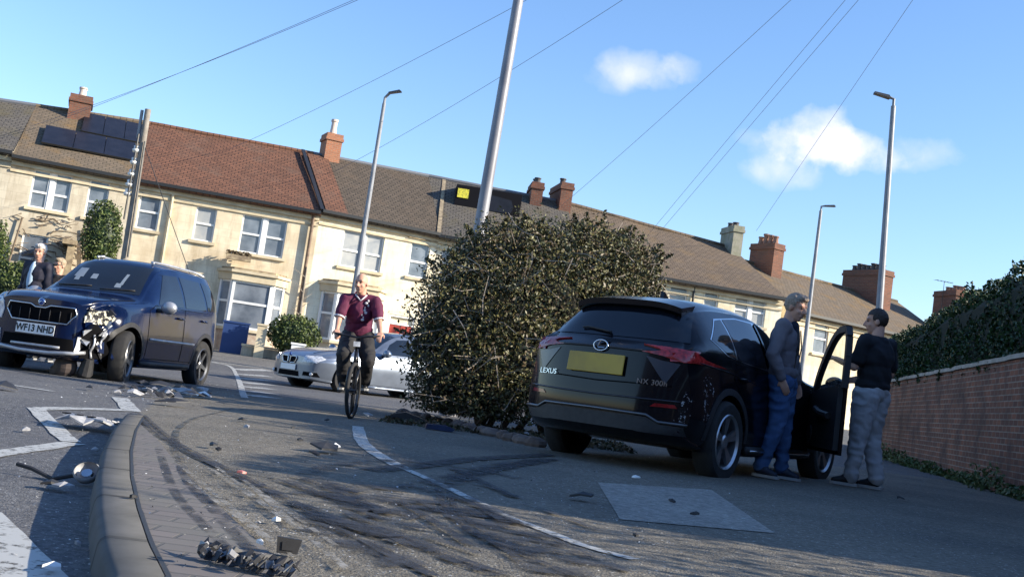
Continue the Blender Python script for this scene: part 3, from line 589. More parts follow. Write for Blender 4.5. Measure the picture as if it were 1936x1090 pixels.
class Car:
    def __init__(s, st, pm, label, X, Y, yaw, wb, wr, track, dz=0, group=None, cat='car', name='parked_car', rnd=.16, hook=None, tail=0, nose=0, kz=1.0):
        """st rows: x, zb, wl, wm, wb, zbelt, wr, zr, zt"""
        s.pm = pm; n = Vector((-T, 0, 1)).normalized(); f = Vector((math.cos(yaw), math.sin(yaw), 0)); f = (f-n*f.dot(n)).normalized(); l = n.cross(f)
        M = Matrix.Identity(4)
        for i, c in enumerate((f, l, n)):
            for r_ in range(3): M[r_][i] = c[r_]
        for r_ in range(3): M[r_][2] *= kz      # taller than standard
        M.translation = (X, Y, base(X, Y)+dz); s.M = M
        s.E = empty(name, label, cat, M, group)
        st = sorted(st, key=lambda r_: r_[0]); a = np.array(st, float); xs_ = a[:, 0]
        xx = [xs_[0]]
        for i in range(len(xs_)-1):
            k_ = max(1, int(round((xs_[i+1]-xs_[i])/.06))); xx += list(np.linspace(xs_[i], xs_[i+1], k_+1)[1:])
        xx = np.array(xx); C = [pchip(xs_, a[:, j], xx) for j in range(1, 9)]
        rings = []
        for i, x in enumerate(xx):
            zb, wl, wm, wbt, zbt, wrr, zr, zt = [c[i] for c in C]
            P = [(0, zb), (wl*.6, zb), (wl-.04, zb+.005), (wl, zb+.05), (wl*.4+wm*.6, zb*.4+.5*.6), (wm, max(zb+.2, .58)), (wm*.5+wbt*.5+.006, .58*.45+zbt*.55), (wbt, zbt), (wbt*.55+wrr*.45+.018*(zr-zbt > .15), zbt*.5+zr*.5), (wrr+.012, zr-.03), (wrr-.03, zr), (wrr*.7, zt-(zt-zr)*.3), (wrr*.35, zt-(zt-zr)*.06), (0, zt)]
            Q = []
            ctr = [P[0]]+P+[(-P[-2][0], P[-2][1])]
            for j in range(1, len(P)):
                p0, p1, p2, p3 = [np.array(v) for v in ctr[j-1:j+3]]
                for t in (0, .25, .5, .75): Q.append(.5*((2*p1)+(p2-p0)*t+(2*p0-5*p1+4*p2-p3)*t*t*.9+(-p0+3*p1-3*p2+p3)*t**3*.9) if j not in (1, 2) else p1+(p2-p1)*t)
            Q.append(np.array(P[-1])); Q = [(max(0, q[0]), q[1]) for q in Q]
            full = [(x, -q[0], q[1]) for q in Q[::-1]]+[(x, q[0], q[1]) for q in Q[1:]]
            rings.append(full)
        m = len(rings[0]); V = [v for r_ in rings for v in r_]; Fc = []
        for i in range(len(rings)-1):
            for j in range(m-1): Fc.append((i*m+j, i*m+j+1, (i+1)*m+j+1, (i+1)*m+j))
        # end caps as grids with plan curvature
        half = (m-1)//2
        for end, sg in ((0, -1), (len(rings)-1, 1)):
            R_ = rings[end]; b0 = end*m; NW = 16; prev = None
            for j in range(half+1):
                l_, r_ = R_[half-j], R_[half+j]   # left(-y) and right(+y) at the same level
                row = []
                for k in range(NW+1):
                    t = k/NW
                    if k == 0: row.append(b0+half-j)
                    elif k == NW: row.append(b0+half+j)
                    elif j in (0,): row.append(b0+half)
                    elif j == half: row.append(None)
                    else: row.append(len(V)); V.append((l_[0], l_[1]+(r_[1]-l_[1])*t, l_[2]))
                if prev:
                    for k in range(NW):
                        q = [prev[k], prev[k+1], row[k+1], row[k]]
                        if None in q: continue
                        q2 = []; [q2.append(v) for v in q if v not in q2]
                        if len(q2) > 2: Fc.append(tuple(q2))
                if j == half-1: top_row = row; last = row
                prev = row if None not in row else prev
            # closing strip at the ring seam
            Fc.append(tuple([b0+0]+last)) if m % 2 else None
        xe0, xe1 = xs_[0], xs_[-1]
        def shape(v):
            x, y, z = v; wv = .9
            u = sstep(wb/2+.15, xe1, x); x -= rnd*u*(abs(y)/wv)**3.2*2.0 - nose*u*(z-.6)*-1*0
            u = sstep(-wb/2-.15, xe0, x); x += rnd*u*(abs(y)/wv)**3.2*2.0
            if x > xe1-.5: x -= nose*max(0, z-.55)*sstep(xe1-.5, xe1, x)
            if x < xe0+.5: x += tail*max(0, z-.6)*(1-sstep(xe0, xe0+.5, x))
            v2 = (x, y, z)
            return hook(v2) if hook else v2
        V = [shape(v) for v in V]
        bm = bmesh.new(); bv = [bm.verts.new(v) for v in V]
        for f_ in Fc:
            try: bm.faces.new([bv[i] for i in f_])
            except ValueError: pass
        bmesh.ops.remove_doubles(bm, verts=bm.verts, dist=.0015); bmesh.ops.holes_fill(bm, edges=[e for e in bm.edges if e.is_boundary], sides=200)
        bmesh.ops.recalc_face_normals(bm, faces=bm.faces); s.bvh = BVHTree.FromBMesh(bm)
        me = bpy.data.meshes.new('body'); bm.to_mesh(me); bm.free(); me.materials.append(pm); me.materials.append(M_dark)
        o = bpy.data.objects.new('body', me); col.objects.link(o)
        # wheel housings
        cut = MB()
        for sx in (wb/2, -wb/2):
            for sy in (-1, 1):
                Mx = Matrix.Translation((sx, sy*.82, wr)) @ Matrix.Rotation(math.pi/2, 4, 'X')
                cut.lathe([(0, -.24), (wr+.055, -.24), (wr+.055, .24), (0, .24)], 32, Mx)
        cm = cut.mesh('cut', M_dark); cb = bmesh.new(); cb.from_mesh(cm); bmesh.ops.remove_doubles(cb, verts=cb.verts, dist=1e-5); bmesh.ops.recalc_face_normals(cb, faces=cb.faces); cb.to_mesh(cm); cb.free()
        cobj = bpy.data.objects.new('cut', cm); col.objects.link(cobj)
        md = o.modifiers.new('b', 'BOOLEAN'); md.operation = 'DIFFERENCE'; md.object = cobj; md.solver = 'EXACT'
        bpy.context.view_layer.update(); ev = o.evaluated_get(bpy.context.evaluated_depsgraph_get()); nm = bpy.data.meshes.new_from_object(ev)
        o.modifiers.clear(); o.data = nm; bpy.data.objects.remove(cobj)
        nm.materials.clear(); nm.materials.append(pm); nm.materials.append(M_dark)
        # faces inside the housings are dark
        for p in nm.polygons:
            c = p.center
            p.material_index = 0
            for sx in (wb/2, -wb/2):
                if abs(math.hypot(c.x-sx, c.z-wr)-(wr+.055)) < .02 and abs(c.y) < .90 and abs(p.normal.y) < .6: p.material_index = 1
                if math.hypot(c.x-sx, c.z-wr) < wr+.05 and abs(abs(c.y)-.58) < .03: p.material_index = 1
        autosmooth(o, 32); s.B = o; o.parent = s.E
        s.wb, s.wr, s.track = wb, wr, track
    def hit(s, ax, a, b, sg=1):
        if ax == 'S': o, d = Vector((a, sg*3, b)), Vector((0, -sg, 0))
        elif ax == 'F': o, d = Vector((5, a, b)), Vector((-1, 0, 0))
        elif ax == 'R': o, d = Vector((-5, a, b)), Vector((1, 0, 0))
        else: o, d = Vector((a, b, 4)), Vector((0, 0, -1))
        h, n, i, dd = s.bvh.ray_cast(o, d)
        if h is None:
            h, n, i, dd = s.bvh.find_nearest(o+d*2.4)
        if n.dot(d) > 0: n = -n
        return h, n
    def patch(s, name, ax, poly, m, off=.004, sg=1, parent=None, step=.05, thick=.0, smooth=True):
        bm = bmesh.new(); bm.faces.new([bm.verts.new((p[0], p[1], 0)) for p in poly])
        bmesh.ops.triangulate(bm, faces=bm.faces)
        X0, X1 = min(p[0] for p in poly), max(p[0] for p in poly); Y0, Y1 = min(p[1] for p in poly), max(p[1] for p in poly)
        for x in np.arange(X0+step, X1, step): bmesh.ops.bisect_plane(bm, geom=bm.verts[:]+bm.edges[:]+bm.faces[:], plane_co=(x, 0, 0), plane_no=(1, 0, 0))
        for y in np.arange(Y0+step, Y1, step): bmesh.ops.bisect_plane(bm, geom=bm.verts[:]+bm.edges[:]+bm.faces[:], plane_co=(0, y, 0), plane_no=(0, 1, 0))
        inn = {}
        for v in bm.verts:
            h, n = s.hit(ax, v.co.x, v.co.y, sg); inn[v] = (h, n)
        if thick:
            be = [e for e in bm.edges if e.is_boundary]; r_ = bmesh.ops.extrude_edge_only(bm, edges=be); nv = [g_ for g_ in r_['geom'] if isinstance(g_, bmesh.types.BMVert)]
            for v in nv:
                src = min((e.other_vert(v) for e in v.link_edges if e.other_vert(v) in inn), key=lambda q: 0); inn[v] = (inn[src][0]-inn[src][1]*(off+.004), inn[src][1])
            for v in nv: v.co = inn[v][0]; 
            for v in list(inn):
                if v not in nv: v.co = inn[v][0]+inn[v][1]*off
        else:
            for v, (h, n) in inn.items(): v.co = h+n*off
        bmesh.ops.recalc_face_normals(bm, faces=bm.faces)
        me = bpy.data.meshes.new(name); bm.to_mesh(me); bm.free(); me.materials.append(m); o = link(name, me, parent or s.E)
        # keep normals outward
        if len(me.polygons):
            p = me.polygons[len(me.polygons)//2]; h, n = s.bvh.find_nearest(p.center)[:2]
            if (p.center-h).dot(p.normal) < 0: me.flip_normals()
        if smooth: autosmooth(o, 40)
        return o
    def line(s, name, ax, pts, wd, m, off=.006, sg=1, parent=None, sub=6, rad=None):
        P = []
        for i in range(len(pts)-1):
            for k in range(sub): P.append([pts[i][j]+(pts[i+1][j]-pts[i][j])*k/sub for j in (0, 1)])
        P.append(pts[-1]); Q = []
        for a, b in P:
            h, n = s.hit(ax, a, b, sg); Q.append(h+n*off)
        mb = MB(); mb.tube(Q, wd/2, 6); return mb.build(name, m, parent or s.E, smooth=True)
    def wheel(s, sx, sy, rim_m, spokes=5, steer=0, flat=0, arc=.20, twist=0, dark=None):
        x, y = sx*s.wb/2, sy*s.track/2; wr = s.wr
        Mw = Matrix.Translation((x, y, wr)) @ Matrix.Rotation(steer, 4, 'Z') @ (Matrix.Rotation(-sy*math.pi/2, 4, 'X'))
        rr = wr*.70; h = .105
        t = MB(); t.lathe([(rr-.01, -h+.01), (rr+.02, -h), (wr-.03, -h), (wr-.008, -h+.025), (wr, -h+.05), (wr, h-.05), (wr-.008, h-.025), (wr-.03, h), (rr+.02, h), (rr-.01, h-.01), (rr-.01, -h+.01)], 40, Mw)
        w_ = MB(); w_.lathe([(rr, h-.012), (rr-.012, h+.002), (rr-.03, h-.02), (rr-.035, -h+.02)], 40, Mw)
        w_.lathe([(0, h-.02), (.05, h-.022), (.065, h-.035), (.065, h-.09)], 16, Mw)
        for i in range(spokes):
            for da in ((-.13, .13) if twist else (0,)):
                a = 2*math.pi*i/spokes+.3; c, s_ = math.cos(a), math.sin(a); c2, s2 = math.cos(a+da), math.sin(a+da)
                p0 = Vector((c*.05, s_*.05, h-.035)); p1 = Vector((c2*(rr-.015), s2*(rr-.015), h-.018)); wv = Vector((-s_, c, 0)); zt_ = Vector((0, 0, 1)); a1, a2 = (.018, .022) if twist else (.03, arc*rr*.42)
                w_.add([Mw @ v for v in (p0-wv*a1, p0+wv*a1, p1+wv*a2, p1-wv*a2, p0-wv*a1-zt_*.035, p0+wv*a1-zt_*.035, p1+wv*a2-zt_*.03, p1-wv*a2-zt_*.03)], [(0, 1, 2, 3), (0, 4, 5, 1), (1, 5, 6, 2), (2, 6, 7, 3), (3, 7, 4, 0)])
        w_.mi = 1; w_.lathe([(0, -.02), (rr-.03, -.02)], 24, Mw)
        o = w_.build('wheel', [rim_m, M_dark], s.E); autosmooth(o, 35); tt = t.build('tyre', M_rubber, o); autosmooth(tt, 35)
        return o
def text_on(car, ax, txt, ca, cb, size, m, off=.012, sg=1, parent=None, name='lettering', mirror=False, ext=.0015, sx=1.0):
    cu = bpy.data.curves.new(name, 'FONT'); cu.body = txt; cu.size = size; cu.align_x = 'CENTER'; cu.align_y = 'CENTER'; cu.extrude = ext; cu.space_character = 1.02
    o = bpy.data.objects.new(name, cu); col.objects.link(o); bpy.context.view_layer.update()
    me = bpy.data.meshes.new_from_object(o.evaluated_get(bpy.context.evaluated_depsgraph_get())); bpy.data.objects.remove(o)
    h, n = car.hit(ax, ca, cb, sg); up = Vector((0, 0, 1)); up = (up-n*up.dot(n)).normalized(); right = up.cross(n)
    for v in me.vertices: v.co = h+n*(off+v.co.z)+right*v.co.x*sx+up*v.co.y
    me.materials.clear(); me.materials.append(m); return link(name, me, parent or car.E)
def flatbox(car, ax, ca, cb, w_, h_, th, m, name, off=.0, sg=1, parent=None, nrm=None):
    h, n = car.hit(ax, ca, cb, sg); n = nrm or n; up = Vector((0, 0, 1)); up = (up-n*up.dot(n)).normalized(); r_ = up.cross(n); M = Matrix.Identity(4)
    for i, c in enumerate((r_, up, n)):
        for q in range(3): M[q][i] = c[q]
    M.translation = h+n*off; b = MB(); b.box(-w_/2, w_/2, -h_/2, h_/2, 0, th, M); o = b.build(name, m, parent or car.E)
    md = o.modifiers.new('bev', 'BEVEL'); md.width = min(.006, th*.4); md.segments = 2; return o, M
def arch(cx, r0, r1, wr, a0=-12, a1=192, n=26):
    o = [(cx+r1*math.cos(R(a0+(a1-a0)*i/n)), wr+r1*math.sin(R(a0+(a1-a0)*i/n))) for i in range(n+1)]
    return o+[(cx+r0*math.cos(R(a1-(a1-a0)*i/n)), wr+r0*math.sin(R(a1-(a1-a0)*i/n))) for i in range(n+1)]
def mirror_unit(car, x, z, sg, m_shell, out=.24):
    h, n = car.hit('S', x, z, sg); b = MB(); c = h+Vector((0, sg*(.05+out*.5), .03)); b.ell(c, (.075, out*.5, .085), nu=14, nv=8); o = b.build('door_mirror', m_shell, car.E, smooth=True)
    a_ = MB(); a_.tube([h+Vector((0, -sg*.02, -.02)), h+Vector((0, sg*.09, -.02))], .028, 8); a_.build('mirror_arm', M_plastic, o)
    g_ = MB(); g_.ell(c+Vector((-.062, 0, 0)), (.02, out*.42, .066), nu=12, nv=6); g_.build('mirror_glass', M_chrome, o)
    return o
def door(car, poly, sg, hx, hz, hm=None):
    seam = car.patch('door_seam', 'S', poly, M_dark, .0025, sg, step=.12)
    cx = sum(p[0] for p in poly)/len(poly); cz = sum(p[1] for p in poly)/len(poly)
    inner_ = [(p[0]+(cx-p[0])*.018, p[1]+(cz-p[1])*.022) for p in poly]
    d_ = car.patch('door', 'S', inner_, car.pm, .0045, sg, step=.06); seam.parent = d_
    h, n = car.hit('S', hx, hz, sg); hb = MB(); hb.tube([h+Vector((-.10, 0, 0))+n*.006, h+Vector((-.09, 0, 0))+n*.04, h+Vector((.09, 0, 0))+n*.04, h+Vector((.10, 0, 0))+n*.006], .014, 8); hb.build('handle', hm or car.pm, d_, smooth=True)
    return d_

# ---- crashed dark blue 4x4 (front towards us, left side seen)
def crush(v):
    x, y, z = v
    if x > 1.25 and y > .3:       # nearside front corner stove in
        k_ = sstep(1.35, 2.0, x)*sstep(.42, .85, y)*(1-sstep(.86, 1.05, z))
        x -= .17*k_; y -= .13*k_; z += .015*k_*math.sin(x*23+z*17)
        x += .025*k_*math.sin(z*31+y*19); y += .02*k_*math.sin(z*27+x*21)
    return (x, y, z)
yeti = [(2.12, .30, .66, .74, .70, .86, .58, .92, .955), (2.04, .26, .72, .81, .77, .90, .64, .965, .995), (1.85, .24, .80, .87, .82, .95, .68, 1.01, 1.04), (1.3, .23, .84, .893, .85, 1.00, .70, 1.06, 1.09), (.92, .23, .85, .896, .865, 1.03, .72, 1.09, 1.125),
        (.82, .23, .85, .896, .865, 1.04, .715, 1.11, 1.15), (.50, .23, .85, .896, .87, 1.05, .66, 1.33, 1.40), (.16, .23, .85, .896, .87, 1.06, .615, 1.545, 1.62), (.0, .23, .85, .896, .87, 1.06, .61, 1.585, 1.66), (-.5, .23, .85, .896, .872, 1.07, .63, 1.62, 1.69), (-1.3, .23, .85, .896, .87, 1.09, .63, 1.62, 1.69),
        (-1.76, .24, .83, .89, .85, 1.10, .61, 1.60, 1.66), (-1.86, .25, .82, .885, .84, 1.10, .60, 1.53, 1.59), (-1.94, .27, .80, .87, .83, 1.09, .62, 1.27, 1.32), (-1.99, .29, .78, .85, .80, 1.07, .66, 1.10, 1.13), (-2.06, .34, .74, .80, .76, 1.0, .64, 1.03, 1.05)]
ck = Car(yeti, M_navy, 'crashed dark blue four by four with smashed nearside front corner', -5.80, 16.75, R(-97.5), 2.58, .345, 1.60, dz=-.08, kz=1.09, cat='car', name='crashed_car', rnd=.13, hook=crush, group='cars at the crash scene')
ck.patch('windscreen', 'F', [(-.64, 1.17), (.64, 1.17), (.53, 1.575), (-.53, 1.575)], M_carglass, .004, thick=1)
for sg in (1, -1):
    ck.patch('side_window', 'S', [(.50, 1.09), (-.36, 1.11), (-.33, 1.53), (.20, 1.50), (.10, 1.50)], M_carglass, .005, sg)
    ck.patch('side_window', 'S', [(-.44, 1.11), (-1.22, 1.125), (-1.16, 1.53), (-.41, 1.53)], M_carglass, .005, sg)
    ck.patch('side_window', 'S', [(-1.30, 1.13), (-1.74, 1.15), (-1.66, 1.48), (-1.24, 1.53)], M_carglass, .005, sg)
    door(ck, [(.78, .36), (.80, 1.0), (.60, 1.075), (-.38, 1.085), (-.40, .36)], sg, -.22, .95)
    door(ck, [(-.42, .36), (-.40, 1.085), (-1.28, 1.10), (-1.30, .86), (-1.02, .70), (-.90, .40), (-.86, .36)], sg, -1.12, .97)
    ck.line('side_moulding', 'S', [(.72, .62), (-.84, .62)], .035, M_alu if sg > 0 else M_plastic, .006, sg)
    ck.line('sill_trim', 'S', [(.86, .30), (-.80, .30)], .07, M_plastic, .01, sg)
    for cx in (1.29, -1.29): ck.patch('arch_trim', 'S', arch(cx, .40, .46, .345, 0, 180), M_plastic, .008, sg, thick=1)
    ck.line('roof_rail', 'S', [(.02, 1.63), (-.05, 1.65), (-1.5, 1.66), (-1.62, 1.62)], .035, M_alu, .028, sg)
    mirror_unit(ck, .56, 1.03, sg, M_alu)
    ck.wheel(1, sg, M_rimd, 5, steer=R(14) if sg > 0 else R(10)); ck.wheel(-1, sg, M_rimd, 5)
ck.patch('grille', 'F', [(-.47, .79), (-.38, .68), (.38, .68), (.47, .79), (.44, .865), (.14, .865), (.07, .83), (-.07, .83), (-.14, .865), (-.44, .865)], M_dark, .008, thick=1)
ck.line('grille_surround', 'F', [(-.48, .79), (-.45, .875), (-.14, .872), (-.07, .84), (.07, .84), (.14, .872), (.45, .875), (.48, .79), (.385, .672), (-.385, .672), (-.48, .79)], .020, M_chrome, .012)
for i in range(7): ck.line('grille_bar', 'F', [(-.42+i*.14, .68), (-.42+i*.14, .82)], .012, M_plastic, .014, sub=2)
h, n = ck.hit('F', 0, .905); b = MB(); b.ell(h+n*.01, (.018, .05, .05)); bd = b.build('badge', M_chrome, ck.E, smooth=True)
b = MB(); b.ell(h+n*.018, (.014, .038, .038)); b.build('badge_face', M_badge, bd, smooth=True)
b = MB(); b.tube([h+n*.032+Vector((0, -.025, -.015)), h+n*.036+Vector((0, .01, .012)), h+n*.034+Vector((0, .025, .0))], .005, 5); b.build('badge_arrow', M_chrome, bd)
# headlights: intact one and the smashed one
hl = ck.patch('headlight', 'F', [(-.56, .66), (-.80, .70), (-.83, .84), (-.74, .93), (-.58, .90), (-.53, .78)], M_lamp, .014, thick=1)
hl = ck.patch('headlight', 'F', [(.54, .72), (.72, .72), (.78, .82), (.72, .90), (.58, .89), (.54, .80)], mat('cracked_lamp', (.62, .60, .48), (.03, .03, .035), scale=22, rough=.2, contrast=(.44, .52)), .03, thick=1); tag(hl, 'cracked and whitened headlight hanging loose')
rr = random.Random(3)
for i in range(5):
    h, n = ck.hit('F', .55+rr.random()*.25, .68+rr.random()*.22); b = MB(); c = h+n*.05; q = [c+Vector((rr.uniform(-.02, .05), rr.uniform(-.08, .08), rr.uniform(-.06, .06))) for _ in range(4)]; b.add(q, [(0, 1, 2), (0, 2, 3), (0, 3, 1)]); b.build('broken_lamp_shell', M_lamp if i % 2 else M_plastic, hl)
for a, bb in ((-.72, .52), ): 
    ck.patch('fog_lamp', 'F', [(a-.06, bb-.05), (a+.05, bb-.05), (a+.06, bb+.05), (a-.05, bb+.05)], M_lamp, .01, thick=1)
ck.patch('lower_grille', 'F', [(-.50, .36), (.50, .36), (.48, .50), (-.48, .50)], M_dark, .006, thick=1)
for a in (-.62, .60):
    ck.patch('bumper_insert', 'F', [(a-.10, .34), (a+.09, .34), (a+.10, .52), (a-.08, .54)] if a > 0 else [(a-.09, .34), (a+.10, .34), (a+.08, .54), (a-.10, .52)], M_alu, .016, thick=1)
ck.line('bumper_trim', 'F', [(-.58, .36), (-.50, .335), (-.2, .31), (.2, .31), (.50, .335), (.58, .36)], .05, M_alu, .012)
ck.line('bumper_trim', 'F', [(-.34, .385), (.34, .385)], .035, M_alu, .014)
pl, Mp = flatbox(ck, 'F', -.02, .575, .54, .125, .012, M_white, 'number_plate', .022, nrm=Vector((1, 0, .05)).normalized())
def plate_text(par, Mp, txt, size, th=.012, sx=1.0):
    cu = bpy.data.curves.new('plate_lettering', 'FONT'); cu.body = txt; cu.size = size; cu.align_x = 'CENTER'; cu.align_y = 'CENTER'; cu.offset = .0035; cu.extrude = .0008
    o = bpy.data.objects.new('t', cu); col.objects.link(o); bpy.context.view_layer.update(); me = bpy.data.meshes.new_from_object(o.evaluated_get(bpy.context.evaluated_depsgraph_get())); bpy.data.objects.remove(o)
    for v in me.vertices: v.co = Mp @ Vector((v.co.x*sx, v.co.y, th+.002+v.co.z))
    me.materials.clear(); me.materials.append(M_ink); me.name = 'plate_lettering'; return link('plate_lettering', me, par)
plate_text(pl, Mp, 'WF13 NHD', .115, sx=.92)
ck.patch('torn_bumper_gap', 'S', [(1.62, .30), (1.98, .30), (2.0, .62), (1.86, .74), (1.66, .60)], M_dark, .02, 1)
for pts in ([(1.70, .36), (1.74, .5), (1.70, .62)], [(1.84, .30), (1.86, .44), (1.83, .58)]): ck.line('exposed_bracket', 'S', pts, .035, M_alu, .035, 1)
for i in range(9):
    h, n = ck.hit('S', 1.6+rr.random()*.4, .30+rr.random()*.4, 1); b = MB(); q = [h+n*.03+Vector((rr.uniform(-.12, .12), rr.uniform(-.02, .08), rr.uniform(-.1, .1))) for _ in range(5)]; b.add(q, [(0, 1, 2), (0, 2, 3), (0, 3, 4), (1, 2, 4)]); b.build('torn_plastic', (M_plastic, M_navy, M_alu)[i % 3], ck.E)
ck.line('bonnet_seam', 'T', [(2.02, -.56), (1.7, -.66), (.95, -.70)], .012, M_dark, .001); ck.line('bonnet_seam', 'T', [(2.02, .56), (1.7, .66), (.95, .70)], .012, M_dark, .001)
for y_ in (-.35, .3): ck.line('wiper', 'F', [(y_-.25, 1.19), (y_+.25, 1.22)], .018, M_plastic, .012)
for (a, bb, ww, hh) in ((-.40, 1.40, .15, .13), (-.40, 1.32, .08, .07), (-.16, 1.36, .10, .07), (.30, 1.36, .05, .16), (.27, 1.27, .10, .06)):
    ck.patch('windscreen_reflection', 'F', [(a-ww/2, bb-hh/2), (a+ww/2, bb-hh/2), (a+ww/2.6, bb+hh/2), (a-ww/2, bb+hh/2)], mat('painted_reflection', (.22, .26, .30), rough=.5), .0065)  # pale patches imitate reflections in the glass by colour
b = MB(); b.ell((1.82, .30, .17), (.12, .16, .15), nu=14, nv=9); b.ell((1.78, .20, .10), (.10, .13, .09), nu=12, nv=8); b.build('hanging_undertray', mat('brown_plastic', (.05, .038, .034), (.10, .075, .065), scale=10, rough=.7), ck.E)
b = MB(); b.tube([(1.84, .62, .30), (1.80, .58, .12), (1.74, .50, .03)], [.07, .10, .06], 10); b.build('hanging_undertray', M_plastic, ck.E)
# ---- silver saloon on the side road
bmw = [(2.26, .24, .66, .74, .68, .60, .52, .66, .675), (2.16, .22, .74, .82, .76, .66, .58, .71, .725), (1.9, .20, .82, .88, .82, .72, .62, .79, .81), (1.38, .19, .86, .905, .84, .80, .66, .87, .90), (.80, .19, .87, .908, .845, .85, .68, .93, .96), (.66, .19, .87, .908, .845, .86, .67, .96, 1.0),
       (.30, .19, .87, .908, .845, .88, .60, 1.16, 1.21), (-.10, .19, .87, .908, .845, .90, .53, 1.32, 1.385), (-.5, .19, .87, .908, .845, .91, .53, 1.35, 1.42), (-.95, .19, .87, .908, .84, .92, .52, 1.32, 1.39), (-1.30, .19, .87, .905, .84, .93, .56, 1.18, 1.24), (-1.66, .20, .86, .90, .83, .93, .62, 1.0, 1.03), (-2.05, .24, .80, .87, .78, .90, .60, .96, .98), (-2.26, .30, .72, .78, .70, .84, .54, .90, .92)]
bw = Car(bmw, M_silver, 'silver saloon car on the side road behind the cyclist', -2.72, 24.6, R(-135), 2.76, .32, 1.56, dz=-.05, kz=1.03, rnd=.14, nose=.08, name='saloon_car', group='cars at the crash scene')
bw.patch('windscreen', 'F', [(-.62, 1.01), (.62, 1.01), (.47, 1.36), (-.47, 1.36)], M_carglass, .004, thick=1)
for sg in (1, -1):
    bw.patch('side_window', 'S', [(.46, .92), (-.36, .93), (-.33, 1.28), (-.02, 1.25), (.22, 1.13)], M_carglass, .005, sg)
    bw.patch('side_window', 'S', [(-.42, .93), (-1.12, .97), (-1.08, 1.20), (-.80, 1.29), (-.39, 1.29)], M_carglass, .005, sg)
    door(bw, [(.80, .26), (.82, .82), (.52, .885), (-.38, .90), (-.40, .26)], sg, -.24, .80)
    door(bw, [(-.42, .26), (-.40, .90), (-1.18, .93), (-1.22, .80), (-1.02, .62), (-.98, .26)], sg, -1.02, .82)
    bw.line('waist_crease', 'S', [(1.9, .70), (.9, .74), (-1.6, .78)], .012, M_silver, .003, sg); mirror_unit(bw, .52, .90, sg, M_silver, .2)
    bw.wheel(1, sg, M_rims, 7, steer=R(-8)); bw.wheel(-1, sg, M_rims, 7)
    bw.line('sill_trim', 'S', [(.9, .22), (-.9, .22)], .05, M_silver, .008, sg)
for sg in (1, -1):
    bw.patch('headlight', 'F', [(sg*a, b_) for a, b_ in ((.42, .56), (.74, .57), (.80, .66), (.70, .71), (.45, .69))], M_lamp, .01, thick=1)
    bw.patch('kidney_grille', 'F', [(sg*a, b_) for a, b_ in ((.03, .52), (.20, .53), (.25, .62), (.22, .655), (.05, .65))], M_dark, .012, thick=1)
    bw.line('grille_surround', 'F', [(sg*a, b_) for a, b_ in ((.03, .52), (.20, .53), (.25, .62), (.22, .655), (.05, .65), (.03, .52))], .02, M_chrome, .018)
    bw.patch('bumper_vent', 'F', [(sg*a, b_) for a, b_ in ((.46, .30), (.76, .30), (.74, .38), (.48, .38))], M_dark, .008, thick=1)
    h, n = bw.hit('F', sg*.66, .34); b = MB(); b.ell(h+n*.015, (.02, .05, .035)); b.build('fog_lamp', M_lamp, bw.E, smooth=True)
bw.patch('lower_grille', 'F', [(-.36, .27), (.36, .27), (.34, .37), (-.34, .37)], M_dark, .008, thick=1)
h, n = bw.hit('F', 0, .665); b = MB(); b.ell(h+n*.01+Vector((0, 0, .03)), (.02, .036, .036)); bd = b.build('badge', M_badge, bw.E, smooth=True)
pl, Mp = flatbox(bw, 'F', 0, .44, .52, .11, .012, M_white, 'number_plate', .015, nrm=Vector((1, 0, .05)).normalized())
bw.line('bonnet_seam', 'T', [(2.02, -.46), (1.5, -.60), (.85, -.64)], .012, M_dark, .001); bw.line('bonnet_seam', 'T', [(2.02, .46), (1.5, .60), (.85, .64)], .012, M_dark, .001)
for sg in (1, -1): bw.patch('tail_light', 'R', [(sg*.45, .70), (sg*.78, .72), (sg*.76, .84), (sg*.47, .84)], M_red, .01, thick=1)
# ---- black crossover seen from behind, front door open
nx_ = [(2.30, .30, .66, .76, .70, .74, .54, .80, .82), (2.18, .27, .74, .84, .78, .82, .60, .89, .91), (1.8, .24, .84, .91, .84, .92, .66, 1.0, 1.03), (1.3, .23, .87, .925, .86, .97, .69, 1.05, 1.08), (.90, .23, .88, .922, .86, 1.0, .70, 1.08, 1.12), (.76, .23, .88, .922, .86, 1.01, .69, 1.12, 1.17),
       (.35, .23, .88, .922, .862, 1.03, .63, 1.36, 1.42), (-.10, .23, .88, .922, .865, 1.05, .60, 1.53, 1.60), (-.5, .23, .88, .922, .868, 1.07, .60, 1.57, 1.65), (-1.1, .23, .88, .922, .87, 1.10, .59, 1.55, 1.64), (-1.55, .24, .87, .925, .86, 1.12, .60, 1.50, 1.60), (-1.74, .25, .87, .922, .85, 1.13, .60, 1.45, 1.555),
       (-1.97, .27, .86, .92, .84, 1.13, .66, 1.27, 1.35), (-2.12, .29, .85, .92, .83, 1.12, .70, 1.15, 1.185), (-2.24, .33, .83, .915, .82, 1.08, .74, 1.10, 1.12), (-2.31, .38, .80, .88, .80, 1.02, .74, 1.06, 1.08)]
lx = Car(nx_, M_black, 'black crossover car with its front door open and a yellow rear plate', 2.25, 12.15, R(54), 2.66, .365, 1.66, dz=-.05, kz=1.05, rnd=.13, name='crossover_car', tail=.10, group='cars at the crash scene')
lx.patch('rear_window', 'R', [(-.73, 1.18), (.73, 1.18), (.60, 1.47), (-.60, 1.47)], M_carglass2, .005, thick=1)
lx.patch('windscreen', 'F', [(-.62, 1.19), (.62, 1.19), (.52, 1.55), (-.52, 1.55)], M_carglass, .004, thick=1)
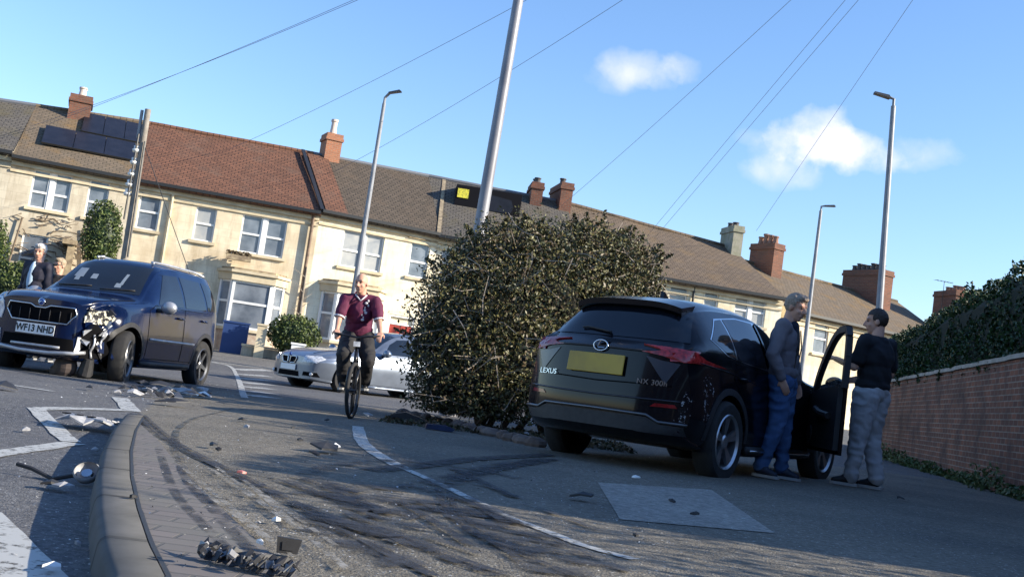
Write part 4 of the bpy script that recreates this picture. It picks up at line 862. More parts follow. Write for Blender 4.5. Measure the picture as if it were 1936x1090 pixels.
for sg in (1, -1):
    lx.patch('window_trim', 'S', [(.42, 1.03), (-.40, 1.07), (-.9, 1.09), (-1.38, 1.13), (-1.66, 1.25), (-1.34, 1.46), (-.80, 1.525), (-.3, 1.53), (.02, 1.46)], M_chrome, .004, sg)
    if sg > 0: lx.patch('side_window', 'S', [(.38, 1.045), (-.36, 1.08), (-.34, 1.49), (-.25, 1.50), (.02, 1.43)], M_carglass2, .007, sg)
    lx.patch('side_window', 'S', [(-.44, 1.085), (-1.15, 1.113), (-1.15, 1.473), (-.80, 1.512), (-.42, 1.515)], M_carglass2, .007, sg)
    lx.patch('side_window', 'S', [(-1.19, 1.117), (-1.378, 1.142), (-1.635, 1.25), (-1.335, 1.445), (-1.19, 1.468)], M_carglass2, .007, sg)
    door(lx, [(-.42, .34), (-.40, 1.045), (-1.20, 1.085), (-1.24, .95), (-1.02, .72), (-.90, .34)], sg, -1.06, .94)
    if sg > 0: door(lx, [(.84, .34), (.86, .96), (.46, 1.005), (-.38, 1.04), (-.40, .34)], sg, -.22, .93)
    for cx in (1.33, -1.33): lx.patch('arch_trim', 'S', arch(cx, .42, .48, .365, 0, 180), M_plastic, .008, sg, thick=1)
    lx.line('sill_trim', 'S', [(.84, .30), (-.84, .30)], .09, M_plastic, .012, sg); lx.line('chrome_strip', 'S', [(.8, .275), (-.8, .275)], .022, M_chrome, .06, sg)
    lx.line('shoulder_crease', 'S', [(-.5, .90), (-1.3, .98), (-1.95, 1.02)], .012, M_black, .004, sg)
    lx.wheel(1, sg, M_rims, 5, twist=1); lx.wheel(-1, sg, M_rims, 5, twist=1)
# front right opening and swung door
lx.patch('door_opening', 'S', [(.84, .34), (.86, .96), (.44, 1.04), (.02, 1.46), (-.30, 1.53), (-.38, 1.50), (-.40, .34)], M_dark, .010, -1, step=.1)
lx.patch('door_shut', 'S', [(-.40, .40), (-.38, 1.50), (-.34, 1.50), (-.355, .40)], M_black, .016, -1)
b = MB(); b.prism([(-.60, .62), (-.12, .62), (-.06, .72), (-.30, .76), (-.44, 1.28), (-.62, 1.30), (-.68, .8)], 1, -.70, -.36); so_ = b.build('front_seat', mat('seat_leather', (.03, .03, .032), rough=.6), lx.E)
hp, hn = lx.hit('S', .86, .7, -1); A = R(34)
Md = Matrix.Translation((.86, -.905, 0)) @ Matrix.Rotation(A, 4, 'Z')      # door runs along -x when shut
M_trim = mat('door_card', (.014, .014, .016), (.02, .02, .022), scale=12, rough=.55)
b = MB(); b.prism([(-1.22, .36), (0, .36), (.0, .95), (-.42, 1.02), (-1.22, 1.05)], 1, -.035, .0, Md); dr = b.build('open_door', M_black, lx.E)
b = MB(); b.prism([(-1.20, .40), (-.04, .40), (-.04, .92), (-.42, .985), (-1.20, 1.01)], 1, .003, .055, Md); b.build('door_card', M_trim, dr)
b = MB(); b.tube([Md @ Vector((-1.0, .075, .72)), Md @ Vector((-.75, .10, .74)), Md @ Vector((-.45, .075, .78))], .035, 8); b.build('armrest', M_trim, dr)
b = MB(); b.lathe([(0, 0), (.09, 0), (.09, .01), (.08, .014), (0, .014)], 18, Md @ Matrix.Translation((-.25, .06, .52)) @ Matrix.Rotation(-math.pi/2, 4, 'X')); b.build('door_speaker', M_plastic, dr)
fr = [(-.06, .93), (-.20, 1.13), (-.42, 1.32), (-.66, 1.48), (-.90, 1.56), (-1.16, 1.57), (-1.215, 1.52), (-1.22, 1.04)]
b = MB()
P_ = smoothpts([(p[0], p[1], 0) for p in fr[:6]], 5)+[Vector((-1.215, 1.49, 0)), Vector((-1.23, 1.3, 0)), Vector((-1.225, 1.0, 0))]
for i in range(len(P_)-1):
    a_, c_ = P_[i], P_[i+1]; t_ = (c_-a_).normalized(); q_ = Vector((-t_.y, t_.x, 0)); wd = .032
    vs = [Md @ Vector((p.x+q_.x*e, yy, p.y+q_.y*e)) for p in (a_, c_) for e in (-wd, wd) for yy in (-.03, .03)]
    b.add(vs, [(0, 1, 3, 2), (4, 6, 7, 5), (0, 2, 6, 4), (1, 5, 7, 3), (0, 4, 5, 1), (2, 3, 7, 6)])
b.build('window_frame', M_plastic, dr)
tm = bpy.data.materials.new('clear_door_glass'); tm.use_nodes = True; tt_ = tm.node_tree; bb_ = tt_.nodes['Principled BSDF']; bb_.inputs['Roughness'].default_value = .03; bb_.inputs['Base Color'].default_value = (.2, .22, .24, 1)
tr_ = nn(tt_, 'ShaderNodeBsdfTransparent'); tr_.inputs[0].default_value = (.80, .86, .84, 1); mxs = nn(tt_, 'ShaderNodeMixShader'); mxs.inputs[0].default_value = .10
tt_.links.new(tr_.outputs[0], mxs.inputs[1]); tt_.links.new(bb_.outputs[0], mxs.inputs[2]); tt_.links.new(mxs.outputs[0], tt_.nodes['Material Output'].inputs[0])
b = MB(); b.add([Md @ Vector((p.x, 0, p.y)) for p in P_]+[Md @ Vector((-.4, 0, 1.0))], [tuple(range(len(P_)+1))]); b.build('window_glass', tm, dr)
b = MB(); c = Md @ Vector((-.22, -.16, 1.06)); b.ell(c, (.11, .10, .075), Md.to_3x3().to_4x4()); mo = b.build('door_mirror', M_black, dr, smooth=True)
b = MB(); b.tube([Md @ Vector((-.2, -.02, 1.0)), c], .03, 8); b.build('mirror_arm', M_plastic, mo)
# tail
for sg in (-1, 1):
    lx.patch('tail_light', 'R', [(sg*a, b_) for a, b_ in ((.40, 1.062), (.62, 1.08), (.82, 1.11), (.885, 1.10), (.885, 1.01), (.78, 1.0), (.60, 1.04))], M_redb if sg < 0 else M_red, .016, thick=1)
    lx.patch('tail_light', 'S', [(-2.17, 1.00), (-2.0, 1.03), (-1.93, 1.07), (-2.02, 1.105), (-2.17, 1.12)], M_redb if sg < 0 else M_red, .014, sg, thick=1)
    lx.patch('tailgate_wing', 'R', [(sg*a, b_) for a, b_ in ((.46, 1.03), (.60, 1.0), (.76, .985), (.66, .80))], mat('wing_panel', (.03, .034, .05), rough=.35, coat=.6), .006)
    lx.patch('reflector', 'R', [(sg*a, b_) for a, b_ in ((.56, .60), (.78, .605), (.76, .635), (.60, .63))], M_red, .008, thick=1)
lx.line('tail_light_bar', 'R', [(-.42, 1.065), (0, 1.07), (.42, 1.065)], .022, M_plastic, .008)
lx.line('tailgate_lip', 'R', [(-.72, .79), (0, .77), (.72, .79)], .012, M_dark, .002)
lx.line('bumper_crease', 'R', [(-.80, .665), (-.4, .655), (0, .65), (.4, .655), (.80, .665)], .016, mat('paint_edge', (.05, .05, .06), rough=.25, metal=.5), .006)
lx.line('bumper_trim', 'R', [(-.86, .475), (-.64, .475), (-.54, .525), (0, .53), (.54, .525), (.64, .475), (.86, .475)], .024, M_rimd, .012)
lx.patch('bumper_cladding', 'R', [(-.84, .38), (.84, .38), (.84, .455), (.66, .455), (.54, .505), (-.54, .505), (-.66, .455), (-.84, .455)], M_plastic, .008, thick=1)
pl, Mp = flatbox(lx, 'R', .02, .915, .60, .175, .014, M_yel, 'number_plate', .02, nrm=Vector((-1, 0, .12)).normalized())
# roof spoiler
b = MB(); sp = []
for i in range(17):
    t_ = i/8-1; y_ = t_*.575; k_ = 1-abs(t_)**3.5; xa, za = -1.60, 1.530+.055*k_; xb, zb_ = -1.86-.06*k_, 1.462+.050*k_; sp.append([(xa, y_, za+.012), (xb, y_*.99, zb_+.028), (xb+.01, y_*.99, zb_-.022), (-1.80, y_*.95, zb_-.055), (xa, y_*.95, za-.06)])
b.v = [v for r_ in sp for v in r_]; b.f = [(i*5+j, i*5+(j+1) % 5, (i+1)*5+(j+1) % 5, (i+1)*5+j) for i in range(16) for j in range(5)]+[tuple(range(5)), tuple(range(80, 85))]; b.m = [0]*len(b.f); autosmooth(b.build('spoiler', M_black, lx.E), 50)
lx.line('wiper', 'R', [(.02, 1.20), (.30, 1.235), (.36, 1.225)], .022, M_plastic, .022)
text_on(lx, 'R', 'LEXUS', .57, .80, .066, M_chrome, .010, sx=1.35)
text_on(lx, 'R', 'NX 300h', -.55, .80, .064, M_chrome, .010, sx=1.15)
h, n = lx.hit('R', 0, 1.075); up = (Vector((0, 0, 1))-n*n.z).normalized(); rt = up.cross(n); b = MB(); c = h+n*.02
b.tube([c+rt*.075*math.cos(a)+up*.048*math.sin(a) for a in np.linspace(0, 2*math.pi, 25)], .007, 6, cap=False); bdg = b.build('badge', M_chrome, lx.E, smooth=True)
b = MB(); b.tube([c-rt*.01+up*.04, c-rt*.03-up*.012, c-rt*.025-up*.02, c+rt*.045-up*.02], .006, 6); b.build('badge_stroke', M_chrome, bdg)
b = MB(); b.prism([(-1.0, 1.60), (-1.22, 1.60), (-1.20, 1.70)], 1, -.02, .02); b.build('roof_aerial', M_black, lx.E)
# dented rear quarter behind the right wheel, scuffs and glints painted pale
M_scuff_glint = worn('scuff_glint', (.34, .35, .37), .60, 30, rough=.4, soft=.02)
lx.patch('scuffs_and_glints', 'S', [(-1.92, .50), (-1.80, .50), (-1.70, .80), (-1.78, .96), (-1.90, .90)], M_scuff_glint, .011, -1)
lx.patch('scuffs_and_glints', 'S', [(-2.16, .50), (-2.06, .49), (-2.03, .74), (-2.10, .76)], M_scuff_glint, .012, -1)
# ------------------------------------------------------------------ poles and wires
M_galv = mat('galvanised_steel', (.20, .21, .23), (.28, .29, .31), scale=3, rough=.6, metal=.3)
M_wood = mat('weathered_pole_wood', (.20, .175, .145), (.29, .26, .225), scale=4, rough=.9, bump=.4)
def lamp(px, py, Y, label, kind, r=.075, lean=0, dirx=1, extra=None):
    p = at(px, py, Y); h = p.z-base(p.x, Y); x = p.x-lean*h
    E_ = empty('street_lamp', label, 'street lamp', Matrix.Translation((x, Y, base(x, Y))), 'street lamps')
    tp = Vector((lean*h, 0, h)); b = MB(); b.tube([(0, 0, 0), tp*(.16), tp*.165, tp*.98], [r*1.5, r*1.5, r, r*.62], 12); b.build('pole', M_galv, E_, smooth=False)
    a = MB(); 
    if kind == 'hook': a.tube([tp*.97, tp*1.0, tp+Vector((.10*dirx, -.05, .12)), tp+Vector((.16*dirx, -.1, .16))], .04, 8); c = tp+Vector((.26*dirx, -.12, .17)); rot = R(-18)*dirx
    else: a.tube([tp*.97, tp*1.0, tp+Vector((.12*dirx, 0, .03))], .035, 8); c = tp+Vector((.28*dirx, 0, .05)); rot = R(-8)*dirx
    a.build('bracket', M_galv, E_)
    hd = MB(); M = Matrix.Translation(c) @ Matrix.Rotation(rot, 4, 'Y'); hd.add([M @ Vector(v) for v in ((-.17, -.07, -.02), (.20, -.09, -.03), (.20, .09, -.03), (-.17, .07, -.02), (-.17, -.05, .03), (.15, -.07, .035), (.15, .07, .035), (-.17, .05, .03))], [(0, 1, 2, 3), (4, 5, 6, 7), (0, 1, 5, 4), (1, 2, 6, 5), (2, 3, 7, 6), (3, 0, 4, 7)])
    ho = hd.build('lamp_head', mat('lamp_housing', (.035, .038, .045), rough=.5), E_)
    if extra: c_ = MB(); c_.box(.06, .3, -.05, .05, h-.0, h+.08); c_.build('photocell_arm', M_gut, E_)
    b = MB(); b.box(-r*1.52, -r*.9, -.07, .07, .5, 1.0); b.build('access_door', M_galv, E_)
    return E_
lamp(728, 185, 31, 'slender grey street lamp with a hooked head in front of the pale house', 'hook', .085, .004)
lamp(1553, 390, 38, 'shorter street lamp with arm to the right behind the grey haired man', 'arm', .085, 0)
lamp(1690, 188, 24, 'tall street lamp with flat head pointing left above the man in black', 'arm', .085, -.045, -1)
p = at(905, 442, 17.6); q = at(980, 0, 17.6); u = (q-p).normalized(); u = Vector((u.x, 0, u.z)); gx = p.x-u.x/u.z*(p.z-base(p.x, 17.6))
E_ = empty('tall_pole', 'thick grey pole rising behind the bush and out of the top of the picture', 'pole', Matrix.Translation((gx, 17.6, base(gx, 17.6))))
b = MB(); L_ = 9.5; tp = Vector((u.x/u.z*L_, 0, L_)); b.tube([(0, 0, 0), tp*.12, tp*.125, tp], [.15, .15, .105, .072], 16); autosmooth(b.build('pole', mat('painted_pole', (.26, .26, .28), (.19, .19, .21), scale=2.2, rough=.5, metal=.2), E_), 30)
b = MB(); b.tube([tp, tp+Vector((.3, 0, .3)), tp+Vector((.9, 0, .4))], .045, 8); b.build('bracket', M_galv, E_)
b = MB(); b.ell(tp+Vector((1.15, 0, .42)), (.36, .14, .08)); b.build('lamp_head', M_gut, E_)
# telegraph pole with insulators
p = at(280, 207, 33); q = at(236, 485, 33); sl_ = (p.x-q.x)/(p.z-q.z); hz = p.z-base(p.x, 33)+.0; gx = p.x-sl_*hz
E_ = empty('telegraph_pole', 'wooden telegraph pole with white insulators behind the dark blue car', 'pole', Matrix.Translation((gx, 33, base(gx, 33))))
pp = lambda z: Vector((sl_*z, 0, z))
b = MB(); b.tube([pp(0), pp(hz*.5), pp(hz)], [.12, .105, .09], 12); autosmooth(b.build('pole', M_wood, E_), 30)
b = MB(); b.tube([pp(hz-.9)+Vector((-.17, 0, 0)), pp(hz-.05)+Vector((-.17, 0, 0))], .05, 8); b.build('bracket', M_galv, E_)
for i, z in enumerate((1.25, 1.62, 1.98, 2.30, 2.58)):
    b = MB(); M = Matrix.Translation(pp(hz-z-.0)+Vector((-.14-.03*i*.5, -.05, 0))); b.lathe([(0, -.11), (.10, -.10), (.12, -.02), (.07, .02), (.09, .08), (.03, .12), (0, .12)], 12, M); b.build('insulator', mat('porcelain', (.70, .68, .62), rough=.3), E_, smooth=True)
for dx, z0, z1 in ((-.12, .8, 3.4), (.10, 1.0, 4.5)):
    b = MB(); b.tube([pp(hz-z0)+Vector((dx, -.12, 0)), pp(hz-z1)+Vector((dx*1.3, -.13, 0))], .03, 6); b.build('cable_run', M_gut, E_)
b = MB(); b.tube([pp(hz-1.0), pp(hz-5.3)+Vector((2.3, 0, 0))], .012, 5); b.build('stay_wire', M_gut, E_)
# pole beside the hedge that carries the fan of drop wires (out of the picture to the right)
tpx = at(2300, -750, 12)
E_ = empty('telegraph_pole', 'wooden telegraph pole beside the hedge from which the overhead wires fan out', 'pole', Matrix.Translation((tpx.x, 12, base(tpx.x, 12))))
b = MB(); b.tube([(0, 0, 0), (0, 0, tpx.z+.2)], [.13, .09], 10); b.build('pole', M_wood, E_)
M_wire = mat('wire_sheath', (.16, .18, .22), rough=.6)
for i, (s0, ep, Ye, sag, lab) in enumerate((((2300, -750), (60, 238), 38, .9, 'thin overhead wire running to the roof at the left end'), ((2310, -745), (95, 233), 38.5, .55, 'thin overhead wire just beside its twin to the left end roof'), ((2300, -740), (420, 288), 42.5, .75, 'faint overhead wire reaching the red tiled roof'),
        ((2295, -750), (622, 330), 43, .8, 'overhead wire running down to the orange brick chimney'), ((2290, -745), (1062, 388), 44, .35, 'overhead wire ending at the chimney behind the bush'), ((2266, -742), (1236, 452), 45, -.1, 'overhead wire of a close pair ending on the long brown roof'),
        ((2250, -765), (1222, 448), 45, -.12, 'second overhead wire of the close pair, slightly higher'), ((2240, -750), (1430, 436), 46.5, -.1, 'rightmost overhead wire reaching the tall brick chimney'))):
    a = at(*s0, 12); c = at(*ep, Ye); P = [a.lerp(c, t)-Vector((0, 0, sag*4*t*(1-t)*.5)) for t in np.linspace(0, 1, 24)]
    b = MB(); b.tube([p-P[0] for p in P], [.0045+.0025*k/23 for k in range(24)], 5); o = b.build('overhead_wire', M_wire); o.location = P[0]; tag(o, lab, 'wire', 'overhead drop wires')
# ------------------------------------------------------------------ brick garden wall and hedge
M_wallb = brickmat('garden_wall_brick', (.27, .105, .06), (.15, .066, .045), (.30, .24, .19), .225, .085, .010, 'YZ', stain=((.075, .045, .038), 1.6, .42, .7), bump=.8)
W0, W1 = Vector((4.86, 4.8)), Vector((10.0, 30.4)); wd_ = (W1-W0); WL = wd_.length; ang = math.atan2(-wd_.x, wd_.y)
Mw = Matrix.Translation((W0.x, W0.y, 0)) @ Matrix.Rotation(ang, 4, 'Z')
E_ = empty('garden_wall', 'red brick garden wall with pale coping below the dark hedge', 'wall', Mw)
b = MB(); n_ = 40; tops = []
for i in range(n_+1):
    y = WL*i/n_; w_ = Mw @ Vector((0, y, 0)); zt_ = 1.92+.0*y+(.06 if i % 7 == 0 else 0)*0; tops.append((y, base(w_.x, w_.y)-.2, zt_))
for i in range(n_):
    (y0, b0, t0), (y1, b1, t1) = tops[i], tops[i+1]
    b.quad((0, y0, b0), (0, y1, b1), (0, y1, t1), (0, y0, t0)); b.quad((.23, y0, b0), (.23, y1, b1), (.23, y1, t1), (.23, y0, t0)); 
b.quad((0, 0, tops[0][1]), (.23, 0, tops[0][1]), (.23, 0, tops[0][2]), (0, 0, tops[0][2])); b.build('brickwork', M_wallb, E_)
c = MB()
for i in range(int(WL/.6)): c.box(-.035, .265, i*.6+.004, i*.6+.596, 1.922+.004*(i % 3), 1.985+.004*(i*7 % 3))
c.build('coping', mat('pale_coping', (.42, .38, .33), (.30, .27, .22), scale=4, rough=.9), E_)
def leaves(n, samp, size, mats, mb=None, wts=(.6, .4), up=.3, long=1.0):
    mb = mb or MB(); P = samp(n)
    A = rng.normal(size=(n, 3)); A /= np.linalg.norm(A, axis=1)[:, None]; A[:, 2] = A[:, 2]*.8+up; A /= np.linalg.norm(A, axis=1)[:, None]
    B = np.cross(A, rng.normal(size=(n, 3))); B /= np.linalg.norm(B, axis=1)[:, None]; Cc = np.cross(A, B)
    s_ = size*(.6+.8*rng.random(n))[:, None]
    v = np.stack([P-B*s_*long, P+Cc*s_*.45, P+B*s_*long, P-Cc*s_*.45], 1).reshape(-1, 3); b0 = len(mb.v)
    mb.v += [tuple(x) for x in v]; mb.f += [(b0+4*i, b0+4*i+1, b0+4*i+2, b0+4*i+3) for i in range(n)]; mb.m += list(rng.choice(len(mats), n, p=wts)); return mb
def leafmesh(mb, name, mats, parent):
    me = bpy.data.meshes.new(name); me.from_pydata(mb.v, [], mb.f); [me.materials.append(m) for m in mats]; me.polygons.foreach_set('material_index', [int(x) for x in mb.m]); return link(name, me, parent)
def leafmat(name, c, c2, rough=.5, sc=3): 
    m = mat(name, c, c2, scale=sc, rough=rough, spec=.35); return m
M_hl = [leafmat('hedge_leaf', (.012, .036, .007), (.020, .058, .010)), leafmat('hedge_leaf_old', (.007, .020, .005), (.014, .034, .008))]
Eh = empty('hedge', 'tall dark green clipped hedge growing above the brick garden wall', 'hedge', Mw)
def htop(y): return 2.72+.62*sstep(1.0, 5.5, y)-.25*sstep(12, 24, y)+.13*vnoise(y*.8, 3)
def hsurf(n):
    y = rng.random(n)*(WL+1.5)-1.5; t = rng.random(n); x = np.zeros(n); z = np.zeros(n)
    for i in range(n):
        yy = y[i]; bump_ = .14*vnoise(yy*1.3, t[i]*3, 1)+.10*vnoise(yy*3.1, t[i]*5, 4); top = htop(yy)+.10*vnoise(yy*2.7, 7)
        if t[i] < .55: z[i] = 1.80+(top-1.80)*(t[i]/.55); x[i] = .02-bump_+.18*((z[i]-1.8)/1.3)**2+abs(rng.normal())*.05
        elif t[i] < .92: x[i] = .15+(t[i]-.55)/.37*1.35; z[i] = top+.10*math.sin(x[i]*2)+bump_*.7-abs(rng.normal())*.05
        else: x[i] = .1+rng.random()*1.4; z[i] = 1.6+rng.random()*(top-1.6)
        if yy < 0 or yy > WL-.2: x[i] = .1+rng.random()*1.4; z[i] = .3+rng.random()*(top-.3)
    return np.stack([x, y, z], 1)
leafmesh(leaves(60000, hsurf, .040, M_hl, long=.8), 'foliage', M_hl, Eh)
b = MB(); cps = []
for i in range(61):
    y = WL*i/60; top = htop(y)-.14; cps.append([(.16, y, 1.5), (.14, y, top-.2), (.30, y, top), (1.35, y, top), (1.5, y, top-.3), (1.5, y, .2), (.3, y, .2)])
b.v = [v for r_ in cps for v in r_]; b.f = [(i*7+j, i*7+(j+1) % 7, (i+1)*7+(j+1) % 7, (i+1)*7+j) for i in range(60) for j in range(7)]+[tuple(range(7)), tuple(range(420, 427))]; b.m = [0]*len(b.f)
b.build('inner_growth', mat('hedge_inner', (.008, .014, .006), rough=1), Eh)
SH = [(float(rng.uniform(2.5, WL-1)), float(rng.uniform(.1, .9))) for _ in range(46)]
def shoots(n):
    k_ = rng.integers(0, len(SH), n); t = rng.random(n); P = np.array([(SH[k][1], SH[k][0], htop(SH[k][0])) for k in k_]); P[:, 2] += t*(.12+.22*np.sin(k_*1.7)**2); P[:, 0] += t*.12*np.sin(k_*2.9); P[:, 1] += t*.15*np.cos(k_*2.1)
    return P+rng.normal(size=(n, 3))*.022
leafmesh(leaves(2600, shoots, .034, M_hl), 'stray_shoots', M_hl, Eh)
# weeds at the wall foot
mw = leafmat('weed_leaf', (.03, .07, .015), (.12, .14, .05)); b = MB()
def wsamp(n):
    y = rng.random(n)*WL; k_ = np.array([max(0, vnoise(v*.9, 5)+.35) for v in y]); return np.stack([-.02-rng.random(n)*.35*(k_+.15), y, np.array([base(*(Mw @ Vector((0, v, 0))).xy) for v in y])+rng.random(n)*.38*k_], 1)
leaves(7000, wsamp, .035, [mw], b, wts=(1,)); E2 = leafmesh(b, 'weeds', [mw], None); E2.matrix_world = Mw; tag(E2, 'straggling weeds growing along the foot of the brick wall', 'weeds', kind='stuff')
# ------------------------------------------------------------------ the big bush
M_bl = [leafmat('olive_leaf', (.080, .078, .027), (.145, .132, .050), sc=8), leafmat('dark_leaf', (.018, .026, .011), (.04, .05, .02), sc=6), leafmat('brown_leaf', (.075, .052, .028), (.13, .095, .054), sc=8)]
blobs = []
for (px, py, Y, r) in ((880, 690, 14.6, .72), (868, 600, 14.8, .60), (892, 545, 15.2, .58), (930, 512, 15.4, .60), (985, 488, 15.6, .55), (1050, 505, 15.8, .60), (1120, 505, 16.0, .60), (1180, 512, 16.2, .50), (1205, 545, 16.4, .36), (950, 620, 14.9, .85), (1040, 590, 15.2, .9), (1130, 560, 15.9, .7), (915, 730, 14.2, .52), (990, 700, 14.4, .7), (838, 728, 14.2, .40), (822, 650, 14.5, .30), (1070, 700, 14.8, .6), (1000, 452, 15.7, .22), (1100, 452, 16.1, .25), (905, 478, 15.2, .26), (1160, 470, 16.2, .25), (1222, 570, 16.4, .24)):
    blobs.append((at(px, py, Y), r))
bc = Vector((.35, 15.2, 0)); zb_ = base(.35, 15.2)
Eb = empty('bush', 'large tangled olive brown bush spilling over the corner beside the black car', 'bush', Matrix.Translation((bc.x, bc.y, zb_)))
wts_ = np.array([r*r for _, r in blobs]); wts_ /= wts_.sum()
def bsamp(n, lo=.62, hi=1.1):
    k_ = rng.choice(len(blobs), n, p=wts_); d = rng.normal(size=(n, 3)); d /= np.linalg.norm(d, axis=1)[:, None]
    c = np.array([tuple(blobs[i][0]) for i in k_]); r = np.array([blobs[i][1] for i in k_]); f_ = lo+(hi-lo)*rng.random(n)**.6
    f_ *= np.array([1+.42*vnoise(*(c[i]*2.3+d[i]*3.4))+.16*vnoise(*(d[i]*9)) for i in range(n)])
    P = c+d*(r*f_)[:, None]; P[:, 2] = np.maximum(P[:, 2], zb_+.12+rng.random(n)*.1); return P-np.array((bc.x, bc.y, zb_))
mb = leaves(90000, lambda n: bsamp(n), .026, M_bl, wts=(.50, .30, .20), up=.2)
leaves(11000, lambda n: bsamp(n, 1.0, 1.28), .026, M_bl, mb, wts=(.55, .2, .25), up=.2)
TF = []
for i in range(95):
    c, r = blobs[int(rng.integers(0, len(blobs)))]; d = Vector((rng.normal(), rng.normal()*.7-.2, abs(rng.normal())+.15)).normalized(); TF.append((np.array(c+d*r*.98)-np.array((bc.x, bc.y, zb_)), np.array(Vector((d.x+rng.normal()*.4, d.y+rng.normal()*.4, d.z+.3)).normalized())*rng.uniform(.08, .28)))
def tuft(n):
    k_ = rng.integers(0, len(TF), n); t = rng.random(n)[:, None]; return np.array([TF[k][0] for k in k_])+t*np.array([TF[k][1] for k in k_])+rng.normal(size=(n, 3))*.028*(1.2-t)
leaves(7500, tuft, .027, M_bl, mb, wts=(.5, .25, .25), up=.2)
leafmesh(mb, 'foliage', M_bl, Eb)
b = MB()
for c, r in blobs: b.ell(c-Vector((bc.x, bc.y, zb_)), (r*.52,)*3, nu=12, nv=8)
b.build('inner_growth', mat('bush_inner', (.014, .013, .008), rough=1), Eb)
M_twig = mat('pale_twig', (.26, .21, .16), (.36, .31, .25), scale=9, rough=.8); b = MB(); rr = random.Random(5)
for i in range(230):
    c, r = rr.choice(blobs); d = Vector((rr.gauss(0, 1), -abs(rr.gauss(0, 1))-.2, rr.gauss(0, 1)*.8)).normalized(); s_ = c+d*r*1.0-Vector((bc.x, bc.y, zb_))
    t_ = Vector((rr.gauss(0, 1), rr.gauss(0, .4), rr.gauss(.1, .6))).normalized(); L_ = rr.uniform(.2, .7); k_ = rr.uniform(-.12, .12)
    if s_.z < .15: continue
    b.tube([s_-t_*L_*.5, s_+Vector((k_*.5, -.04, k_)), s_+t_*L_*.5], [.009, .008, .004], 4)
b.build('twigs', M_twig, Eb)
b = MB()
for i in range(9):
    c, r = blobs[(i*5+3) % len(blobs)]; st_ = Vector((rr.uniform(-.6, .6), rr.uniform(-.3, .3), 0)); e_ = c-Vector((bc.x, bc.y, zb_)); b.tube([st_, st_.lerp(e_, .5)+Vector((0, 0, .1)), e_], [.05, .035, .015], 6)
b.build('stems', mat('bush_bark', (.10, .07, .05), rough=.9), Eb)
# dry litter and edging stones below it
M_st = mat('edging_stone', (.12, .085, .07), (.19, .145, .12), scale=7, rough=.9, bump=.5)
for i in range(13):
    t = i/12; p = gpt(762+t*250, 785+t*60-22*math.sin(t*3.1)*0); b = MB(); s_ = rr.uniform(.07, .12); b.ell((0, 0, .03), (s_*1.3, s_, .07), nu=10, nv=6)
    for k_, v in enumerate(b.v): f_ = 1+.25*vnoise(v[0]*9+i, v[1]*9, v[2]*9); b.v[k_] = (v[0]*f_, v[1]*f_, v[2]*f_)
    o = b.build('edging_stone', M_st, smooth=False); o.location = p+Vector((0, .15, 0)); o.rotation_euler.z = rr.random()*3; tag(o, 'rough reddish edging stone, '+('leftmost', 'second', 'third', 'fourth', 'fifth', 'sixth', 'middle', 'eighth', 'ninth', 'tenth', 'eleventh', 'twelfth', 'last')[i]+' from the left in the row under the bush', 'stone', 'edging stones under the bush')
def litter(n):
    P = np.zeros((n, 3)); 
    for i in range(n):
        u_ = rng.random(); x = -1.3+3.0*u_; y = 12.9+1.9*rng.random(); P[i] = (x, y, G(x, y)+.01+.05*rng.random()*rng.random())
    return P
mb = leaves(5000, litter, .03, [M_bl[2], M_bl[1]], wts=(.6, .4)); o = leafmesh(mb, 'leaf_litter', [M_bl[2], M_bl[1]], None); tag(o, 'dry brown leaf litter scattered under the bush', 'leaf litter', kind='stuff')
# ------------------------------------------------------------------ small shrubs and gardens by the terrace
def shrub(px, py, Y, rx, ry, rz, label, mats, n=3500, zoff=0, size=.05, cut=None, name='shrub', grp='garden shrubs in front of the terrace'):
    c = at(px, py, Y); gz = base(c.x, Y); E_ = empty(name, label, 'shrub', Matrix.Translation((c.x, Y, gz)), grp); cz = c.z-gz
    def sm(n_):
        d = rng.normal(size=(n_, 3)); d /= np.linalg.norm(d, axis=1)[:, None]; f_ = .8+.25*rng.random(n_)+np.array([.12*vnoise(*(v*3)) for v in d]); P = d*f_[:, None]*np.array((rx, ry, rz)); P[:, 2] += cz; P[:, 2] = np.maximum(P[:, 2], .03); return P
    leafmesh(leaves(n, sm, size, mats, wts=(.7, .3)), 'foliage', mats, E_)
    b = MB(); b.ell((0, 0, cz), (rx*.8, ry*.8, rz*.8)); b.build('inner_growth', M_hl[1], E_, smooth=True); b = MB(); b.tube([(0, 0, 0), (0, 0, cz)], .05, 6); b.build('stem', M_twig, E_)
M_sh = [leafmat('garden_leaf', (.07, .10, .025), (.14, .17, .05)), leafmat('garden_leaf_dark', (.02, .035, .012), (.04, .06, .02))]
shrub(192, 446, 35.0, .60, .6, 1.15, 'tall rounded green shrub between the door and the telegraph pole', M_sh)
shrub(556, 632, 35.5, .85, .6, .62, 'dome shaped clipped shrub with a hollow front beside the gate post', M_sh)
shrub(20, 540, 34.0, 1.3, .8, .75, 'low pale green garden planting at the far left behind the car', M_sh, 5000)
shrub(-40, 470, 34.5, .9, .8, 1.2, 'bushy shrub at the left end by the first house', M_sh)
